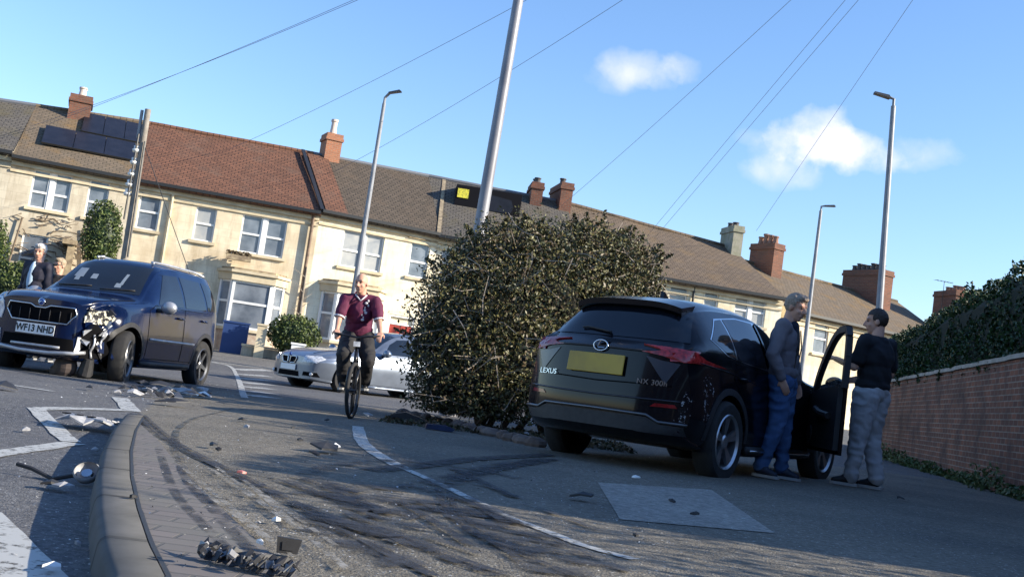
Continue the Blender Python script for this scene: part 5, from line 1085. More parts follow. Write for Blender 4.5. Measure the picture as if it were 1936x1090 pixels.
# vine over the porch
vx, vz = h1.loc(95, 455, -.12); b = MB(); rr = random.Random(11)
for i in range(34):
    x0 = vx+rr.uniform(-1.1, 1.3); z0 = vz+rr.uniform(-.9, .8); P = [Vector((x0, -.1, z0))]
    for k_ in range(6): P.append(P[-1]+Vector((rr.uniform(-.3, .35), rr.uniform(-.05, .04), rr.uniform(-.14, .12))))
    b.tube(P, [.022, .02, .018, .016, .012, .01, .008], 5)
for x0 in (-1.2, 1.25): b.tube([(vx+x0, -.15, -.3), (vx+x0+.05, -.12, 1.5), (vx+x0*.8, -.12, vz+.6)], [.05, .04, .03], 6)
b.build('bare_vine', mat('vine_stem', (.13, .09, .06), (.22, .17, .12), scale=7, rough=.9), h1.E)
pc = MB(); px0, pz0 = h1.loc(135, 470, -.5); pc.box(px0-.12, px0+.1, -.9, -.002, -.5, 2.6); pc.box(px0-.3, px0+.15, -1.0, -.002, 2.603, 2.75); pc.build('porch_pier', M_dirt, h1.E)
# climber on the seam between houses two and three
cx_, cz_ = h3.loc(568, 575, -.15); b = MB(); b.tube([(cx_, -.15, -.3), (cx_+.05, -.15, 1.5), (cx_+.02, -.15, 3.2)], [.05, .04, .02], 6)
for i in range(10): z0 = .4+i*.27; b.tube([(cx_+.03, -.15, z0), (cx_+rr.uniform(-.5, .5), -.18, z0+rr.uniform(.1, .4))], [.02, .008], 4)
b.build('bare_climber', M_twig, h3.E)
# flower trough on the bay
tx, tz = h2.loc(452, 487, -.45); b = MB(); b.box(tx-.45, tx+.4, -.6, -.3, tz-.1, tz+.08); fb = b.build('window_box', M_dirt, h2.E)
b = MB(); leaves(260, lambda n: np.stack([tx-.45+rng.random(n)*.85, -.6+rng.random(n)*.3, tz+.05+rng.random(n)*.16], 1), .05, [M_bl[2]], b, wts=(1,)); leafmesh(b, 'dead_flowers', [M_bl[2]], fb)
# rubbish bin, posts and low garden walls
def wbox(px, py, Y, w_, d_, h_, m, name, label, cat, grp=None, lid=None):
    c = at(px, py, Y); gz = base(c.x, Y); b = MB(); E_ = empty(name, label, cat, Matrix.Translation((c.x, Y, gz)) @ Matrix.Rotation(R(12), 4, 'Z'), grp); b.box(-w_/2, w_/2, -d_/2, d_/2, -.1, h_); b.build('body', m, E_)
    b = MB(); b.box(-w_/2-.03, w_/2+.03, -d_/2-.03, d_/2+.03, h_+.002, h_+.06); b.build('cap', lid or m, E_); return E_
wbox(444, 636, 36.0, .80, .5, .95, mat('blue_bin', (.02, .05, .16), rough=.5), 'storage_bin', 'blue storage bin below the bay window of the honey coloured house', 'bin')
wbox(493, 640, 35.2, .30, .3, 1.0, M_dress, 'gate_post', 'pale stone gate post beside the blue bin', 'post')
wbox(566, 640, 35.0, .42, .35, .55, M_upvc, 'gate_pier', 'small white painted pier in front of the domed shrub', 'post')
def lowwall(p0, p1, h_, label):
    a, c = Vector((*p0, 0)), Vector((*p1, 0)); d = c-a; E_ = empty('garden_wall', label, 'wall', Matrix.Translation((a.x, a.y, base(a.x, a.y)-.05)) @ Matrix.Rotation(math.atan2(d.y, d.x), 4, 'Z'), 'low front garden walls')
    b = MB(); b.box(0, d.length, -.1, .1, -.1, h_+.05); b.build('stonework', M_stone[3], E_); b = MB(); b.box(-.02, d.length+.02, -.14, .14, h_+.053, h_+.12); b.build('coping', M_dress, E_)
lowwall((-20, 32.0), (-11.0, 34.3), .35, 'low stone garden wall below the solar panel house'); lowwall((-8.2, 35.3), (-4.0, 36.8), .3, 'low stone garden wall in front of the pale painted house')
lowwall((2.5, 38), (12, 40), .7, 'low stone garden wall in front of the long brown roofed house')
# ------------------------------------------------------------------ people
M_skin = mat('skin', (.52, .27, .18), (.60, .34, .24), scale=9, rough=.55, spec=.4)
M_eye = mat('eye', (.02, .015, .01), rough=.2); M_sole = mat('pale_sole', (.34, .34, .33), rough=.6)
def cap(mb, p0, p1, r0, r1, sq=1.0, n=16):
    p0, p1 = Vector(p0), Vector(p1); d = p1-p0; L = d.length; z = d.normalized(); x = Vector((1, 0, 0)); x = (x-z*x.dot(z)); x = x.normalized() if x.length > .2 else (Vector((0, 1, 0))-z*z.y).normalized(); y = z.cross(x)
    prof = [(r0*math.sin(a), -r0*math.cos(a)) for a in np.linspace(.05, math.pi/2, 5)]+[(r1*math.cos(a), L+r1*math.sin(a)) for a in np.linspace(0, math.pi/2-.05, 5)]
    M = Matrix(((x.x, y.x, z.x, p0.x), (x.y, y.y, z.y, p0.y), (x.z, y.z, z.z, p0.z), (0, 0, 0, 1))) @ Matrix.Diagonal((1, sq, 1, 1))
    b = len(mb.v); mb.lathe(prof, n, M); m = len(prof)
    mb.f += [tuple(range(b, b+n))[::-1], tuple(range(b+(m-1)*n, b+m*n))]; mb.m += [0, 0]
def fuse(mb, name, m, parent, vox=.008, smooth=4, fold=0, fs=9, fdir=(1, 1, .5), seed=0, keep=None):
    me = mb.mesh('tmp', m); o = bpy.data.objects.new(name, me); col.objects.link(o)
    r_ = o.modifiers.new('r', 'REMESH'); r_.mode = 'VOXEL'; r_.voxel_size = vox
    s_ = o.modifiers.new('s', 'SMOOTH'); s_.iterations = smooth; s_.factor = .5
    bpy.context.view_layer.update(); nm = bpy.data.meshes.new_from_object(o.evaluated_get(bpy.context.evaluated_depsgraph_get())); bpy.data.objects.remove(o)
    if fold or keep:
        bm = bmesh.new(); bm.from_mesh(nm); bm.normal_update()
        if keep: bmesh.ops.delete(bm, geom=[v for v in bm.verts if not keep(v.co)], context='VERTS'); bm.normal_update()
        if fold:
            for v in bm.verts:
                q = (v.co.x*fs*fdir[0]+seed, v.co.y*fs*fdir[1], v.co.z*fs*fdir[2]+v.co.x*4); k_ = 1-abs(vnoise(*q))*2.4; v.co += v.normal*(fold*k_*.7+fold*.4*vnoise(q[0]*2.3, q[1]*2.3, q[2]*2.3))
        bm.to_mesh(nm); bm.free()
    nm.materials.clear(); nm.materials.append(m); nm.name = name; return link(name, nm, parent, smooth=True)
def hand(mb, wrist, fw, palm_n, side, curl=.5, s=1.0):
    """fw: direction of the fingers, palm_n: palm normal; side +1 thumb along fw x palm_n"""
    fw = Vector(fw).normalized(); pn = Vector(palm_n); pn = (pn-fw*pn.dot(fw)).normalized(); ac = fw.cross(pn)*side; w_ = Vector(wrist)
    for k in range(4): a = ac*(.028-.0185*k)*s; cap(mb, w_+a*.7+fw*.01, w_+a+fw*.082*s, .013*s, .0115*s)
    for k, L in enumerate((.072, .080, .074, .058)):
        b0 = w_+ac*(.028-.0185*k)*s+fw*.085*s; d = fw; p = b0
        for j, f_ in enumerate((.45, .3, .25)):
            d = (d+pn*curl*(.5+.35*j)).normalized(); q = p+d*L*f_*s; cap(mb, p, q, (.0098-.0008*j)*s, (.0090-.0008*j)*s, n=10); p = q
    t0 = w_+ac*.026*s+fw*.022*s; t1 = t0+(ac*.8+fw*.75+pn*.3).normalized()*.038*s; t2 = t1+(fw+pn*.7+ac*.1).normalized()*.030*s; cap(mb, t0, t1, .014*s, .012*s, n=10); cap(mb, t1, t2, .0115*s, .0095*s, n=10)
class Figure:
    def __init__(s, label, loc, yaw, J, h=1.0, head=(0, 1, 0), tilt=0, shirt=None, trous=None, shoe=None, jacket=None, hair=None, sleeve='short', bulk=1.0, hands=(None, None), cat='person', group='people at the crash scene', legs=True, jr=1.0):
        s.E = empty('person', label, cat, Matrix.Translation(loc) @ Matrix.Rotation(yaw, 4, 'Z') @ Matrix.Scale(h, 4), group)
        J = {k: Vector(v) for k, v in J.items()}; s.J = J; b = MB()
        hd = Vector(head).normalized(); hx = hd.cross(Vector((0, 0, 1))).normalized(); hz = hx.cross(hd); MH = Matrix(((hx.x, hd.x, hz.x), (hx.y, hd.y, hz.y), (hx.z, hd.z, hz.z))); H = J['head']
        HP = lambda x, y, z: H+MH @ Vector((x, y, z)); M4 = MH.to_4x4()
        b.ell(HP(0, -.012, .022), (.076, .097, .100), M4); b.ell(HP(0, .022, -.04), (.062, .074, .082), M4); b.ell(HP(0, .058, -.102), (.030, .026, .024), M4); b.ell(HP(0, .03, -.085), (.050, .05, .035), M4)
        cap(b, HP(0, .088, .012), HP(0, .112, -.030), .0095, .0145); cap(b, HP(-.012, .098, -.036), HP(.012, .098, -.036), .010, .010)
        cap(b, HP(-.042, .074, .030), HP(.042, .074, .030), .014, .014); cap(b, HP(-.022, .086, -.066), HP(.022, .086, -.066), .0085, .0085); cap(b, HP(-.019, .083, -.076), HP(.019, .083, -.076), .009, .009)
        for e in (-1, 1): b.ell(HP(e*.079, -.008, -.012), (.011, .022, .033), M4); b.ell(HP(e*.040, .060, -.035), (.022, .022, .022), M4)
        cap(b, J['neck'], H+MH @ Vector((0, -.03, -.06)), .062, .056)
        P, C = J['pelvis'], J['chest']; b.ell(P, (.145, .10, .12)); b.ell(C, (.155, .10, .20)); cap(b, P, C, .11, .11); cap(b, C+Vector((0, 0, .12)), J['neck'], .09, .06)
        for e, q in (('l', 0), ('r', 1)):
            cap(b, C+Vector((0, 0, .14)), J['sh'+e], .07, .05); cap(b, J['sh'+e], J['el'+e], .047, .040); cap(b, J['el'+e], J['wr'+e], .041, .027)
            cap(b, P, J['hip'+e], .09, .085); cap(b, J['hip'+e], J['kn'+e], .078, .052)
            cap(b, J['kn'+e], J['kn'+e].lerp(J['an'+e], .35)+Vector((0, -.01, 0)), .052, .052); cap(b, J['kn'+e].lerp(J['an'+e], .3), J['an'+e], .05, .036)
            cap(b, J['an'+e], J['to'+e], .035, .03)
            hs = hands[q] or ((J['wr'+e]-J['el'+e]).normalized(), (1 if e == 'l' else -1, 0, 0), .35); hand(b, J['wr'+e], hs[0], hs[1], hs[3] if len(hs) > 3 else (1 if e == 'l' else -1), hs[2])
        body = fuse(b, 'body', M_skin, s.E, .0075, 3); s.HP = HP; s.M4 = M4; s.MH = MH
        for e in (-1, 1): b = MB(); b.ell(HP(e*.030, .080, .004), (.012, .008, .007), M4, 8, 6); b.build('eye', M_eye, body, smooth=True)
        if hair:
            hm, hk = hair; b = MB(); b.ell(HP(0, -.020, .030), (.085, .104, .106), M4)
            if hk == 'full': b.ell(HP(0, .045, .095), (.062, .05, .035), M4); b.ell(HP(-.055, -.02, .05), (.035, .07, .06), M4); b.ell(HP(.055, -.02, .05), (.035, .07, .06), M4)
            MHi = MH.inverted()
            def kp(c):
                q = MHi @ (c-H); line_ = .060+.0 if abs(q.x) < .06 else .03
                return (q.y < .0 and q.z > -.07+.0*q.y) or (q.y < .035 and q.z > .0) or q.z > (.052 if hk != 'crop' else .062)
            fuse(b, 'hair', hm, s.E, .007, 2, fold=.006, fs=60, keep=kp)
        # clothes
        if trous:
            b = MB(); b.ell(P+Vector((0, 0, -.01)), (.172*bulk, .128*bulk, .12))
            for e in 'lr':
                cap(b, P+Vector((0, 0, -.02)), J['hip'+e], .11, .112); cap(b, J['hip'+e], J['kn'+e], .104*bulk*jr, .078*jr); cap(b, J['kn'+e], J['an'+e]+Vector((0, 0, .02)), .076*jr, .062*jr)
            fuse(b, 'trousers', trous, s.E, .010, 4, fold=.015, fs=7, fdir=(1, 1, 1.6), seed=3)
            ws = P.z+.07
        m, kk = shirt; b = MB(); b.ell(C+Vector((0, .0, .02)), (.190*bulk, .128*bulk, .20)); b.ell(P*.5+C*.5, (.172*bulk, .130*bulk, .20)); b.ell(P+Vector((0, 0, .05)), (.180*bulk, .135*bulk, .10))
        cap(b, C+Vector((0, 0, .17)), J['neck']-Vector((0, 0, .02)), .10, .070)
        for e in 'lr':
            cap(b, C+Vector((0, 0, .12)), J['sh'+e], .10, .072)
            if sleeve == 'short': cap(b, J['sh'+e], J['sh'+e].lerp(J['el'+e], .72), .072, .070)
            else: cap(b, J['sh'+e], J['el'+e], .073, .060); cap(b, J['el'+e], J['el'+e].lerp(J['wr'+e], .9), .060, .046)
        nz_ = J['neck'].z-.005
        s.shirt = fuse(b, kk, m, s.E, .009, 4, fold=.012, fs=6, fdir=(1, 1, 1.3), seed=9, keep=lambda c: not (c.z > nz_ and (c-J['neck']).length < .10))
        for e in 'lr':
            b = MB(); a, t_ = J['an'+e], J['to'+e]; cap(b, a+Vector((0, 0, -.01)), a.lerp(t_, .35)+Vector((0, 0, .005)), .046, .046); cap(b, a.lerp(t_, .3), t_, .046, .036, .9); cap(b, a+(a-t_).normalized()*.03, a.lerp(t_, .5), .040, .040)
            so_ = fuse(b, 'shoe', shoe, s.E, .009, 2); d = (t_-a); d.z = 0; d.normalize(); n_ = Vector((-d.y, d.x, 0)); zb = min(v.co.z for v in so_.data.vertices); q = MB(); pts = [(-.065, -.025), (-.045, -.036), (.07, -.038), (.16, -.042), (.19, -.02), (.19, .02), (.16, .042), (.07, .038), (-.045, .036), (-.065, .025)]
            b0 = a.copy(); b0.z = 0; q.prism([((b0+d*x+n_*y).x, (b0+d*x+n_*y).y) for x, y in pts], 2, zb-.004, zb+.022); q.build('sole', M_sole, so_)
def stand(**k):
    J = dict(pelvis=(0, 0, .96), chest=(0, 0, 1.27), neck=(0, -.01, 1.50), head=(0, .015, 1.655), shl=(-.185, -.01, 1.435), shr=(.185, -.01, 1.435), ell=(-.235, -.03, 1.14), elr=(.235, -.03, 1.14), wrl=(-.25, .06, .90), wrr=(.25, .06, .90),
             hipl=(-.09, 0, .90), hipr=(.09, 0, .90), knl=(-.11, .02, .50), knr=(.11, .02, .50), anl=(-.12, -.02, .085), anr=(.12, -.02, .085), tol=(-.14, .12, .045), tor=(.14, .12, .045))
    J.update(k); return J
denim = lambda n, c, c2: mat(n, c, c2, scale=5, rough=.85, bump=.35, bscale=240)
# grey haired man in the open doorway of the car: faces right, leaning in
gx, gy = 2.89, 11.38
M_hairg = mat('grey_hair', (.22, .165, .125), (.36, .29, .23), scale=40, rough=.7)
f = Figure('grey haired man in grey jacket and blue jeans standing in the open car doorway', (gx, gy, base(gx, gy)+.0), R(-115), stand(pelvis=(0, -.02, .95), chest=(-.01, -.04, 1.26), neck=(-.01, -.02, 1.485), head=(-.01, .03, 1.63), shl=(-.185, -.05, 1.425), shr=(.185, -.03, 1.425), ell=(-.25, .02, 1.14), elr=(.255, -.08, 1.15), wrl=(-.24, .08, .93), wrr=(.215, .02, .93),
            knl=(-.11, .03, .50), knr=(.10, .0, .50), anl=(-.13, .05, .085), anr=(.11, -.10, .085), tol=(-.16, .19, .045), tor=(.14, .04, .045)), h=1.085, head=(.30, .92, -.22),
            shirt=(mat('grey_jacket', (.125, .112, .128), (.17, .155, .172), scale=4, rough=.75, bump=.3, bscale=50), 'jacket'), trous=denim('blue_jeans', (.03, .075, .18), (.065, .13, .27)), shoe=mat('navy_shoe', (.012, .018, .035), rough=.6), hair=(M_hairg, 'full'), sleeve='long', bulk=1.06)
M_navyc = mat('navy_jumper', (.008, .012, .028), rough=.85)
b = MB(); C = f.J['chest']; b.ell(C+Vector((.0, .075, -.03)), (.085, .075, .27)); b.ell(f.J['neck']+Vector((0, .045, -.05)), (.07, .06, .07)); fuse(b, 'jumper', M_navyc, f.E, .01, 3)
for e in (-1, 1): b = MB(); b.tube([C+Vector((e*.075, .125, .16)), C+Vector((e*.085, .150, 0)), C+Vector((e*.075, .13, -.25))], .006, 6); b.build('jacket_zip', M_gut, f.E)
# man in black t-shirt, back towards us, hand on the door
bx, by = 3.94, 11.80
f = Figure('dark haired man in black shirt and light grey trousers holding the car door', (bx, by, base(bx, by)), R(38), stand(pelvis=(0, 0, .96), chest=(0, -.01, 1.27), neck=(-.01, .0, 1.50), head=(-.01, .04, 1.645), ell=(-.255, .06, 1.16), wrl=(-.20, .32, 1.23), elr=(.25, -.02, 1.15), wrr=(.16, .22, 1.08), shl=(-.195, 0, 1.43), shr=(.195, -.01, 1.435),
            anl=(-.13, .04, .085), anr=(.12, -.08, .085), tol=(-.22, .16, .045), tor=(.07, .07, .045)), h=1.075, head=(-.62, .75, -.12),
            shirt=(mat('black_cotton', (.006, .007, .011), (.012, .013, .018), scale=5, rough=.85), 't_shirt'), trous=denim('light_grey_trousers', (.38, .375, .39), (.50, .49, .50)), shoe=mat('dark_shoe', (.012, .012, .014), rough=.6), hair=(mat('dark_brown_hair', (.022, .014, .010), (.04, .025, .018), scale=40, rough=.6), 'crop'), sleeve='short', bulk=1.13, jr=1.12,
            hands=(((-.1, 1, .25), (.3, .2, -1), .7), None))
# two onlookers behind the dark blue car
def onlook(px, py, Y, label, h, yaw, **k):
    c = at(px, py, Y); return Figure(label, (c.x, Y, base(c.x, Y)-.02), yaw, k.pop('J', stand()), h=h, **k)
f = onlook(78, 470, 19.0, 'white haired man in dark jacket and pale blue shirt behind the crashed car', 1.12, R(160), shirt=(mat('dark_jacket', (.014, .014, .026), (.025, .024, .04), scale=5, rough=.8), 'jacket'), trous=denim('dark_trousers', (.02, .02, .03), (.03, .03, .04)), shoe=M_gut, hair=(mat('white_hair', (.50, .45, .40), (.62, .58, .52), scale=40, rough=.7), 'full'), sleeve='long', head=(-.35, .9, -.15), bulk=1.1)
C = f.J['chest']; b = MB(); b.ell(C+Vector((0, .08, -.06)), (.075, .075, .29)); fuse(b, 'shirt_front', mat('pale_blue_shirt', (.42, .55, .66), (.50, .62, .72), scale=6, rough=.8), f.E, .01, 3)
f = onlook(116, 486, 19.4, 'shorter person in black coat and dark glasses behind the crashed car', 1.02, R(175), shirt=(mat('black_coat', (.010, .010, .014), (.018, .017, .02), scale=5, rough=.85), 'coat'), trous=denim('black_trousers', (.012, .012, .014), (.02, .02, .02)), shoe=M_gut, hair=(mat('fair_hair', (.30, .22, .14), (.38, .30, .2), scale=40, rough=.7), 'full'), sleeve='long', head=(.25, .95, -.1))
b = MB(); cap(b, f.HP(-.032, .10, .006), f.HP(-.028, .10, .006), .019, .019); cap(b, f.HP(.028, .10, .006), f.HP(.032, .10, .006), .019, .019); b.tube([f.HP(-.08, .0, .012), f.HP(-.06, .095, .012), f.HP(.06, .095, .012), f.HP(.08, 0, .012)], .004, 5); b.build('glasses', M_gut, f.E)
# cyclist
cp = gpt(656, 790); cy_yaw = R(187); MC = Matrix.Translation((cp.x-.02, cp.y+.50, base(cp.x, cp.y+.5)-.01)) @ Matrix.Rotation(cy_yaw, 4, 'Z') @ Matrix.Rotation(R(4), 4, 'Y') @ Matrix.Scale(.97, 4)
Ec = empty('bicycle', 'black bicycle ridden towards us past the silver car', 'bicycle', MC)
M_bk = mat('black_bike_paint', (.008, .008, .010), rough=.3, coat=.4)
def bwheel(y, steer, name='wheel'):
    Mx = Matrix.Translation((0, y, .335)) @ Matrix.Rotation(steer, 4, 'Z') @ Matrix.Rotation(math.pi/2, 4, 'Y'); b = MB()
    b.lathe([(.292, -.011), (.302, -.013), (.302, .013), (.292, .011), (.288, 0), (.292, -.011)], 36, Mx); b.lathe([(0, -.05), (.022, -.05), (.022, .05), (0, .05)], 12, Mx)
    for i in range(24): a = 2*math.pi*i/24; b.tube([Mx @ Vector((.02*math.cos(a+.4), .02*math.sin(a+.4), .03*(-1)**i)), Mx @ Vector((.292*math.cos(a), .292*math.sin(a), 0))], .0018, 4)
    w_ = b.build('wheel', M_bk, Ec); t = MB(); t.lathe([(.300, -.016), (.318, -.024), (.334, -.014), (.337, 0), (.334, .014), (.318, .024), (.300, .016)], 36, Mx); t.build('tyre', M_rubber, w_, smooth=True)
bwheel(.50, R(-12)); bwheel(-.53, 0)
b = MB(); bbk, st_, hb_, ht = Vector((0, -.10, .30)), Vector((0, -.27, .80)), Vector((0, .30, .62)), Vector((0, .27, .80))
for a, c, r in ((bbk, st_, .017), (bbk, hb_, .021), (st_+Vector((0, .02, -.06)), ht, .017), (hb_, ht, .022), (st_, st_+Vector((0, -.04, .13)), .014)): b.tube([a, c], r, 10)
for e in (-.065, .065): b.tube([bbk+Vector((e*.5, 0, 0)), Vector((e, -.53, .335))], .010, 8); b.tube([st_+Vector((e*.3, .02, -.06)), Vector((e, -.53, .335))], .009, 8)
b.build('frame', M_bk, Ec, smooth=True)
b = MB(); RS = Matrix.Translation((0, .30, 0)) @ Matrix.Rotation(R(-12), 4, 'Z') @ Matrix.Translation((0, -.30, 0))
for e in (-.06, .06): b.tube([RS @ Vector((e*.4, .31, .62)), RS @ Vector((e, .33, .60)), RS @ Vector((e, .48, .335))], .013, 8)
b.tube([RS @ Vector((-.06, .33, .60)), RS @ Vector((.06, .33, .60))], .018, 8); b.build('fork', M_bk, Ec, smooth=True)
b = MB(); b.tube([ht, ht+Vector((0, -.01, .12)), ht+Vector((0, .06, .17))], .016, 8); hbp = [RS @ Vector(v) for v in ((-.29, .27, 1.0), (-.15, .32, .99), (0, .34, .97), (.15, .32, .99), (.29, .27, 1.0))]; b.tube(hbp, .013, 8); b.build('handlebar', M_bk, Ec, smooth=True)
for e in (0, -1): b = MB(); b.tube([hbp[e], hbp[e].lerp(hbp[1 if e == 0 else -2], .7)], .018, 8); b.build('grip', M_rubber, Ec)
b = MB(); b.tube([(0, -.44, .95), (0, -.36, .96), (0, -.22, .95), (0, -.14, .945)], [.05, .065, .03, .018], 10); b.build('saddle', M_rubber, Ec, smooth=True)
b = MB(); 
for e in (-1, 1): b.tube([(e*.05, -.10, .30), (e*.09, -.10+e*.17, .31)], .011, 6); b.box(min(e*.09, e*.19), max(e*.09, e*.19), -.14+e*.17, -.06+e*.17, .30, .325)
b.lathe([(0, -.004), (.09, -.004), (.09, .004), (0, .004)], 20, Matrix.Translation((.05, -.10, .30)) @ Matrix.Rotation(math.pi/2, 4, 'Y')); b.build('crankset', M_rimd, Ec)
b = MB(); b.box(-.04, .04, .345, .375, .86, .92); b.build('front_lamp', M_lamp, Ec)
Jc = dict(pelvis=(0, -.30, 1.03), chest=(0, -.17, 1.31), neck=(0, -.10, 1.52), head=(0.01, -.065, 1.655), shl=(-.19, -.10, 1.44), shr=(.19, -.10, 1.44), ell=(-.245, -.02, 1.20), elr=(.245, -.02, 1.20), hipl=(-.095, -.28, .98), hipr=(.095, -.28, .98),
          knl=(-.15, .10, .70), knr=(.15, .20, .76), anl=(-.125, -.31, .40), anr=(.135, .02, .41), tol=(-.14, -.20, .365), tor=(.145, .14, .365))
gl, gr = MC.to_3x3(), None
Jc['wrl'] = tuple(hbp[0]+Vector((.02, -.06, .05))); Jc['wrr'] = tuple(hbp[-1]+Vector((-.02, -.06, .05)))
M_mar = mat('maroon_shirt', (.085, .008, .035), (.13, .014, .055), scale=7, rough=.8, bump=.2, bscale=90)
f = Figure('bald cyclist in maroon shirt and dark trousers riding towards us', (0, 0, 0), 0, Jc, h=1.0, head=(.42, .90, -.08), shirt=(M_mar, 't_shirt'), trous=denim('black_trousers_cyclist', (.013, .013, .015), (.024, .023, .025)), shoe=M_gut, sleeve='short', bulk=1.0, jr=1.12,
           hands=(((.15, .8, -.55), (0, -.4, -1), 1.0, 1), ((-.15, .8, -.55), (0, -.4, -1), 1.0, -1)))
f.E.matrix_world = MC
M_trim2 = mat('white_trim', (.62, .60, .62), rough=.8)
for e in 'lr':
    a, c = f.J['sh'+e], f.J['el'+e]; p0, p1 = a.lerp(c, .90), a.lerp(c, .97); b = MB(); b.tube([p0, p1], .067, 16); b.build('sleeve_trim', M_trim2, f.shirt)
b = MB(); C = f.J['chest']
for i in range(9): z = .13-i*.03; b.ell(C+Vector((-.095+.008*i+.02*math.sin(i*2.3), .118-.001*i, z)), (.014+.008*math.sin(i*1.7), .012, .017), nu=8, nv=6)
b.build('shirt_print', M_trim2, f.shirt)
b = MB(); nk = f.J['neck']; b.tube([nk+Vector((-.07, .03, -.01)), nk+Vector((-.03, .085, -.055)), nk+Vector((0, .10, -.09)), nk+Vector((.03, .085, -.055)), nk+Vector((.07, .03, -.01))], .009, 6); b.build('collar', M_trim2, f.shirt, smooth=True)
# ------------------------------------------------------------------ crash debris
rr = random.Random(21)
def shard(n=7, s_=.1, flat=.25, seed=0):
    r_ = random.Random(seed); b = MB(); ring = []
    for k in range(n):
        a = 2*math.pi*k/n; rad = s_*r_.uniform(.45, 1.1); ring.append((math.cos(a)*rad, math.sin(a)*rad*r_.uniform(.5, .9), s_*flat*r_.uniform(.05, 1)))
    top = [(x*.98, y*.98, z+.010) for x, y, z in ring]; c0 = (0, 0, s_*flat*1.2); c1 = (0, 0, s_*flat*1.2+.012); v = ring+top+[c0, c1]
    f_ = [(k, (k+1) % n, 2*n) for k in range(n)]+[(n+k, n+(k+1) % n, 2*n+1) for k in range(n)]+[(k, (k+1) % n, n+(k+1) % n, n+k) for k in range(n)]; return b.add(v, f_)
def drop(px, py, mb, name, m, label, cat='debris', yaw=None, group='crash debris on the road', dz=.012, scale=1.0, roll=0):
    p = gpt(px, py); o = mb.build(name, m); o.location = p+Vector((0, 0, dz)); o.rotation_euler = (roll, 0, rr.random()*6.3 if yaw is None else yaw); o.scale = (scale,)*3; return tag(o, label, cat, group)
M_pw = mat('pale_plastic', (.22, .22, .23), (.42, .42, .42), scale=14, rough=.6); M_bodyp = M_navy
# white-grey bumper liner
p = gpt(160, 812); E_ = empty('bumper_liner', 'broken pale grey bumper piece with slots beside the kerb tip', 'debris', Matrix.Translation(p+Vector((0, 0, .02))) @ Matrix.Rotation(R(-12), 4, 'Z') @ Matrix.Scale(.62, 4), 'crash debris on the road')
b = MB(); P = [(-.45, .02), (-.38, .16), (-.1, .12), (.05, .2), (.3, .12), (.42, .0), (.34, -.10), (.18, -.06), (.12, -.16), (-.08, -.18), (-.2, -.05), (-.36, -.1)]
b.v = [(x*.85, y*1.3, .03+.07*abs(math.sin(x*7+y*5))) for x, y in P]+[(x*.85, y*1.3, .05+.07*abs(math.sin(x*7+y*5))) for x, y in P]+[(0, 0, .10), (0, 0, .12)]; n = len(P)
b.f = [(k, (k+1) % n, 2*n) for k in range(n)]+[(n+k, n+(k+1) % n, 2*n+1) for k in range(n)]+[(k, (k+1) % n, n+(k+1) % n, n+k) for k in range(n)]; b.m = [0]*len(b.f); b.build('panel', M_pw, E_)
for i in range(5): c = MB(); c.tube([(.0+.07*i, .18, .10), (.05+.08*i, .36-.02*i, .06)], .014, 5); c.build('rib', M_pw, E_)
for i in range(3): c = MB(); c.box(-.3+.16*i, -.22+.16*i, -.03, .03, .118, .128); c.build('slot', M_dark, E_)
# torn front bumper corner at the bottom of the picture
p = gpt(448, 1084); E_ = empty('bumper_corner', 'torn dark bumper and grille piece lying on the brick paving', 'debris', Matrix.Translation(p+Vector((0, 0, .01))) @ Matrix.Rotation(R(-14), 4, 'Z'), 'crash debris on the road')
for j, (ph, m_, wd) in enumerate(((0, M_plastic, .030), (1.3, M_rimd, .014), (2.1, M_plastic, .026))):
    b = MB(); n = 22; V1 = []
    for k in range(n+1):
        x = -.17+.33*k/n; yb = .055-.9*(x+.17)*.32+.6*max(0, x)**1.5+.018*j+.006*math.sin(k*1.9+ph); zt = .012+.014*abs(math.sin(k*.8+ph))+.010*rr.random(); V1 += [(x, yb, .004+.012*j+.006*rr.random()), (x+.006*rr.random(), yb+wd*rr.uniform(.4, 1.1), zt+.01*j)]
    for k in range(n):
        if (k*7+j*3) % 8 == 0: continue
        b.add([V1[2*k], V1[2*k+2], V1[2*k+3], V1[2*k+1]], [(0, 1, 2, 3)])
    o = b.build(('shell', 'painted_strip', 'liner')[j], m_, E_); sm_ = o.modifiers.new('s', 'SOLIDIFY'); sm_.thickness = .004
for i in range(12):
    c = MB(); x = -.15+i*.026; y = .055-.9*(x+.17)*.32+.6*max(0, x)**1.5; c.tube([(x, y, .02), (x+rr.uniform(-.02, .02), y+.03, .028+rr.random()*.018), (x+rr.uniform(-.01, .03), y+.06, .02)], .0035, 5); c.build('grille_bar', (M_plastic, M_rimd)[i % 2], E_)
for i in range(6): c = shard(6, .024, .5, 40+i); o = c.build('splinter', (M_pw, M_plastic, M_plastic)[i % 3], E_); o.location = (rr.uniform(-.1, .14), rr.uniform(-.05, .02), .04); o.rotation_euler = (rr.random(), rr.random(), rr.random()*6)
b = MB(); b.prism([(-.035, 0), (.035, 0), (.045, .05), (-.04, .055)], 1, -.01, .01); b.prism([(-.02, .012), (.02, .012), (.022, .04), (-.022, .04)], 1, -.014, -.0105)
drop(541, 1052, b, 'lamp_housing', M_plastic, 'small black lamp housing upright to the right of the torn bumper', yaw=R(15), scale=.9)
